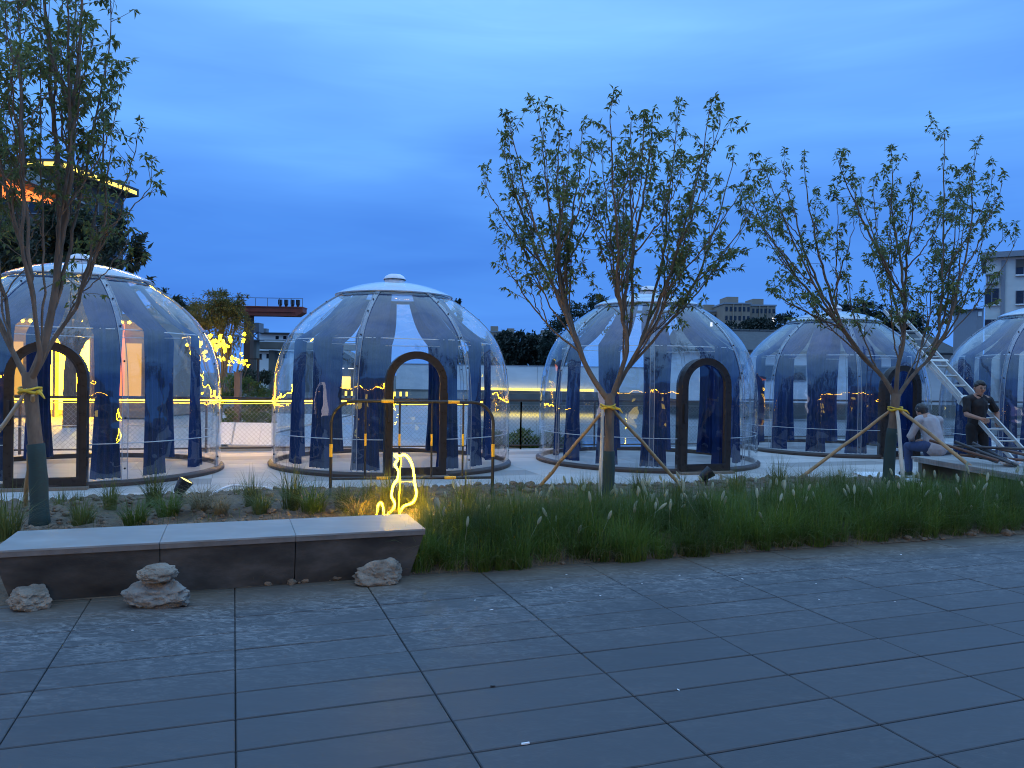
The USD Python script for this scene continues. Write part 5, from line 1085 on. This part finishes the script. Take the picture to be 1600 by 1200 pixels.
for px in (433, 445, 458): w = pbox("window", px - 2.5, 525, px + 2.5, 530, 74.97, 0.1, m_pane_dark, gh)
wh = thing("white_house", "white rendered house with small dark windows under the concrete bridge", "house")
pbox("wall", 398, 549, 452, 590, 72, 2.4, m_white, wh, -0.1); pbox("roof", 396, 547.6, 454, 549.2, 71.6, 3.2, m_greyroof, wh)
for px in (406, 419, 433, 445): w = pbox("window", px - 2.8, 553, px + 2.8, 560, 71.96, 0.06, m_pane_dark, wh)
tag(part("far_embankment", trimesh.convex.convex_hull(np.array([(-60, 78, -0.1), (-20, 78, -0.1), (-24, 84, 1.2), (-58, 84, 1.2), (-60, 120, -0.1), (-20, 120, -0.1), (-24, 112, 1.2), (-58, 112, 1.2)])), m_leaf_dark), "low grassy rise in the far distance left of the middle dome", None, None, "structure")
e = at(417, 578, 92); copy_of(dome1, "bubble_dome", "small far white dome in the distance below the red gantry", (e[0], 92, 1.2), 0.4, scale=1.0)
pa_ = thing("dark_pavilion", "small dark pavilion with a pale gable seen through the middle dome", "pavilion")
c0 = at(535, 600, 58); part("wall", box(3.2, 3, 2.2, (c0[0], 59.5, 1.0)), m_facade2, pa_); part("roof", trimesh.convex.convex_hull(np.array([(c0[0] + x, y, z) for y in (57.6, 61.4) for x, z in ((-2.0, 2.0), (2.0, 2.0), (0, 3.3))])), m_greyroof, pa_)
for k in range(5): part("eave_lamp", box(0.4, 0.06, 0.08, (c0[0] - 1.4 + k * 0.7, 57.56, 1.95)), m_winw, pa_)
part("lit_window", box(1.2, 0.05, 0.9, (c0[0], 57.97, 0.9)), m_led_soft, pa_)

# ------------------------------------------------------------------ across the pond
wl = thing("white_wall", "long white rendered wall across the pond with a yellow light strip at its foot", "wall")
for k in range(9): part("wall_bay", box(6.97, 0.3, 3.55, (-8 + 7 * k, 77.2, 0.83)), m_white, wl); part("coping", box(7.0, 0.4, 0.08, (-8 + 7 * k, 77.2, 2.65)), m_eave, wl)
part("plinth", box(63, 0.5, 1.1, (20, 77.0, -0.4)), m_concv, wl)
for k in range(12): part("led_strip", box(0.98, 0.05, 0.22, (-3.4 + k, 76.72, 0.32)), m_led_far, wl)
for k, (px, pt, w, y) in enumerate(((742, 535, 44, 84), (790, 520, 42, 86), (832, 518, 40, 85), (862, 540, 30, 83))):
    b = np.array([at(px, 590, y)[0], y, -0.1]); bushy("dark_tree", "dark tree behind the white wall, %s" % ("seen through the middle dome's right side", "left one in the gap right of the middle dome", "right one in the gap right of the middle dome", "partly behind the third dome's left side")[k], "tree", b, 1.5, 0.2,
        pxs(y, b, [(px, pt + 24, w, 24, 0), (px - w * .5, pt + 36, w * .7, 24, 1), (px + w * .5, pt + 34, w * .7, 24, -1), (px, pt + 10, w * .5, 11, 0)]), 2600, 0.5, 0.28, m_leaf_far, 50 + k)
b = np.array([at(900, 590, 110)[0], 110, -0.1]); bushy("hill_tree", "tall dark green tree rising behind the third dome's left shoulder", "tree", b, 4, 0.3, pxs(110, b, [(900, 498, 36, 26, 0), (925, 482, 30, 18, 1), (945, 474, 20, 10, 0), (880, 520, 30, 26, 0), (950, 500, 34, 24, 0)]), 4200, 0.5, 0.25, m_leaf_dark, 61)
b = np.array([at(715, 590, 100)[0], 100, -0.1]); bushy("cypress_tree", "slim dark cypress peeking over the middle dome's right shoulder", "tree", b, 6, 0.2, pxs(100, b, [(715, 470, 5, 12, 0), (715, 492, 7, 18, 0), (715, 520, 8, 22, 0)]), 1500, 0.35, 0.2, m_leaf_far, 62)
def block(name, label, px0, px1, top, y, dep, m, cols, rows, lit, group=None, wz=0.55):
    t = thing(name, label, "apartment block"); a, b_ = at(px0, top, y), at(px1, top, y); W = b_[0] - a[0]; H = a[2]
    part("wall", box(W, dep, H + 0.5, ((a[0] + b_[0]) / 2, y + dep / 2, H / 2 - 0.25)), m, t)
    part("roof_slab", box(W + 0.6, dep + 0.6, 0.5, ((a[0] + b_[0]) / 2, y + dep / 2, H + 0.26)), m_eave, t)
    part("roof_house", box(W * 0.45, dep * 0.5, 2.4, (a[0] + W * 0.45, y + dep / 2, H + 1.7)), m, t)
    rg = np.random.default_rng(int(px0)); fh = min(3.1, H / rows)
    for c in range(cols):
        for r in range(rows):
            x = a[0] + W * (c + 0.5) / cols; z = H - fh * (r + 0.55)
            if z < 1: continue
            part("window", box(W / cols * wz, 0.12, fh * 0.5, (x, y - 0.02, z)), m_winw if (c, r) in lit else m_pane_dark, t)
    for c in range(1, cols): 
        if c % 2 == 0: part("pilaster", box(0.4, 0.5, H - 0.2, (a[0] + W * c / cols, y - 0.2, H / 2)), m, t)
    return t
block("apartment_block", "beige apartment block behind the third dome, lower left one of three", 1096, 1134, 487, 268, 18, m_facade, 6, 9, {(2, 1)})
block("apartment_block", "tallest beige apartment block in the middle of three, behind the third dome", 1132, 1173, 475, 258, 18, m_facade, 6, 9, {(0, 2), (1, 3), (0, 5), (3, 4)})
block("apartment_block", "beige apartment block at the right of three, above the dark hall roof", 1174, 1212, 478, 264, 18, m_facade, 6, 9, {(5, 1), (3, 2), (4, 3), (2, 4)})
block("apartment_block", "distant grey apartment block above the trees right of the middle dome", 760, 786, 519, 330, 18, m_facade, 5, 5, {(1, 2)})
block("apartment_block", "farther flat grey block beside the distant one right of the middle dome", 786, 812, 522, 345, 18, m_facade, 5, 4, {(3, 1)})
block("apartment_block", "distant low block above the gap left of the third dome's shoulder", 838, 874, 525, 340, 18, m_facade, 6, 4, {(5, 0)})
for k, (px, pt, w, y, l) in enumerate(((1150, 505, 34, 170, "dark tree clump at the foot of the apartment blocks, left part"), (1205, 495, 36, 165, "dark tree clump at the foot of the apartment blocks, right part"), (1250, 488, 40, 160, "dark hillside trees left of the fourth dome's roof"), (1340, 472, 40, 120, "dark treetop above the fourth dome's roof"), (1408, 488, 36, 118, "dark treetop right of the fourth dome's roof, behind the ladder"))):
    b = np.array([at(px, 590, y)[0], y, -0.1]); bushy("hillside_tree", l, "tree", b, 3, 0.3, pxs(y, b, [(px, pt + 12, w, 13, 0), (px - w * .5, pt + 20, w * .8, 16, 2), (px + w * .5, pt + 18, w * .8, 16, -2), (px, pt + 40, w * 1.2, 26, 0)]), 2400, 0.75, 0.4, m_leaf_far, 70 + k)
hall = thing("dark_roofed_hall", "long hall with dark tiled roof and white walls behind the third and fourth domes", "hall")
hx0, hx1 = at(1085, 540, 62)[0], at(1500, 540, 62)[0]; hz0, hz1 = at(1165, 547, 62)[2], at(1165, 517, 68)[2]
part("wall", box(hx1 - hx0, 10, hz0 + 0.2, ((hx0 + hx1) / 2, 68, hz0 / 2 - 0.1)), m_white, hall)
part("roof", trimesh.convex.convex_hull(np.array([(x, y, z) for x in (hx0 - 0.5, hx1 + 0.5) for y, z in ((62.2, hz0 - 0.1), (62.2, hz0 + 0.05), (68, hz1), (74, hz0))])), m_greyroof, hall)
for k, x in enumerate(np.arange(hx0 + 1.5, hx1 - 1, 2.4)):
    f = part("window", box(1.3, 0.1, 1.3, (x, 62.97, 2.2)), m_eave, hall); part("pane", box(1.1, 0.06, 1.1, (x, 62.93, 2.2)), m_pane_dark, f)
for k in range(24): part("roof_ridge_tile", tube([(hx0 + (hx1 - hx0) * k / 24, 68, hz1), (hx0 + (hx1 - hx0) * (k + 0.96) / 24, 68, hz1 + 0.02)], 0.12, 8), m_greyroof, hall)
wc0 = at(1537, 590, 60); WA = -0.56; wdir = np.array([math.cos(WA), math.sin(WA)]); wnrm = np.array([math.sin(WA), -math.cos(WA)])
wb = thing("white_plaster_building", "white plaster building with dark windows at the right picture edge", "building", (wc0[0], 60, 0), WA)
def wloc(px, py):
    """where the line of sight meets the facade: (metres along it, height)"""
    d = ray(px, py); t = (np.array([wc0[0], 60]) @ wnrm) / (d[:2] @ wnrm); p = np.array([0, 0, CH]) + d * t; return (p[:2] - np.array([wc0[0], 60])) @ wdir, p[2]
wz = wloc(1540, 404)[1]
def wpart(name, px0, py0, px1, py1, y, dep, m, parent, z0=None, u1=None):
    (a, za), (b_, zb2) = wloc(px0, py0), wloc(px1, py1); b_ = b_ if u1 is None else u1; zb2 = zb2 if z0 is None else z0
    return part(name, box(b_ - a, dep, za - zb2, ((a + b_) / 2, y + dep / 2, (za + zb2) / 2)), m, parent)
part("wall", box(14, 9, wz + 0.1, (7, 4.5, wz / 2 - 0.05)), m_whitebuild, wb)
part("eave_slab", box(14.8, 10, 0.42, (7, 4.5, wz + 0.2)), m_eave, wb)
for px0, py0, px1, py1, m in ((1539.5, 452, 1560, 475, m_pane_dark), (1588, 455, 1612, 474, m_pane_dark), (1588, 406, 1612, 428, m_pane_dark), (1640, 406, 1664, 428, m_pane_dark), (1640, 455, 1664, 474, m_pane_dark), (1539.5, 500, 1560, 523, m_pane_dark), (1588, 500, 1612, 523, m_pane_dark)):
    f = wpart("window", px0 - 1, py0 - 1, px1 + 1, py1 + 1, -0.05, 0.1, m_eave, wb); wpart("pane", px0, py0, px1, py1, -0.08, 0.06, m, f); wpart("sill", px0 - 1.5, py1 + 1.2, px1 + 2, py1 + 2.4, -0.2, 0.2, m_white, f); wpart("mullion", (px0 + px1) / 2 - .4, py0, (px0 + px1) / 2 + .4, py1, -0.11, 0.04, m_eave, f)
wpart("shutter", 1588, 406, 1612, 417, -0.13, 0.03, m_facade2, wb)
wpart("balcony_grille", 1541, 431, 1560, 444, -0.4, 0.4, m_eave, wb)
for k in range(7): wpart("grille_bar", 1541.5 + k * 3, 432, 1542.2 + k * 3, 443.5, -0.43, 0.03, m_whitebuild, wb)
wpart("drainpipe", 1565, 407, 1567, 600, -0.15, 0.12, m_eave, wb, 0); wpart("awning", 1540, 429.5, 1562, 431, -0.6, 0.6, m_steel, wb)
ann = thing("small_annex", "small grey rooftop hut just left of the white plaster building", "annex"); pbox("wall", 1526, 483, 1537, 498, 58, 3, m_eave, ann, -0.1); pbox("roof", 1525, 481.5, 1538, 483, 57.8, 3.4, m_steel, ann); pbox("window", 1529, 487, 1534, 494, 57.95, 0.1, m_white, ann)

# ------------------------------------------------------------------ the building behind the camera (seen in the reflections)
rb_ = thing("restaurant_building", "dark building with lit eaves facing the domes, seen only in their reflections", "building")
part("wall", box(56, 8, 5.6, (0, -18, 2.77)), m_facade2, rb_)
part("roof", trimesh.convex.convex_hull(np.array([(x, y, z) for x in (-29, 29) for y, z in ((-12.6, 5.4), (-12.6, 5.6), (-18, 8.4), (-23, 5.5))])), m_greyroof, rb_)
for k in range(34): part("eave_light", box(1.05, 0.06, 0.13, (-25 + 1.5 * k, -12.55, 5.32)), m_led_eave, rb_)
for k in range(14):
    x = -24 + 3.7 * k; f = part("window", box(2.2, 0.2, 2.4, (x, -13.95, 1.7)), m_bronze, rb_); part("pane", box(2.0, 0.1, 2.2, (x, -13.86, 1.7)), m_led_soft if k in (3, 4, 8, 11) else m_pane_dark, f)
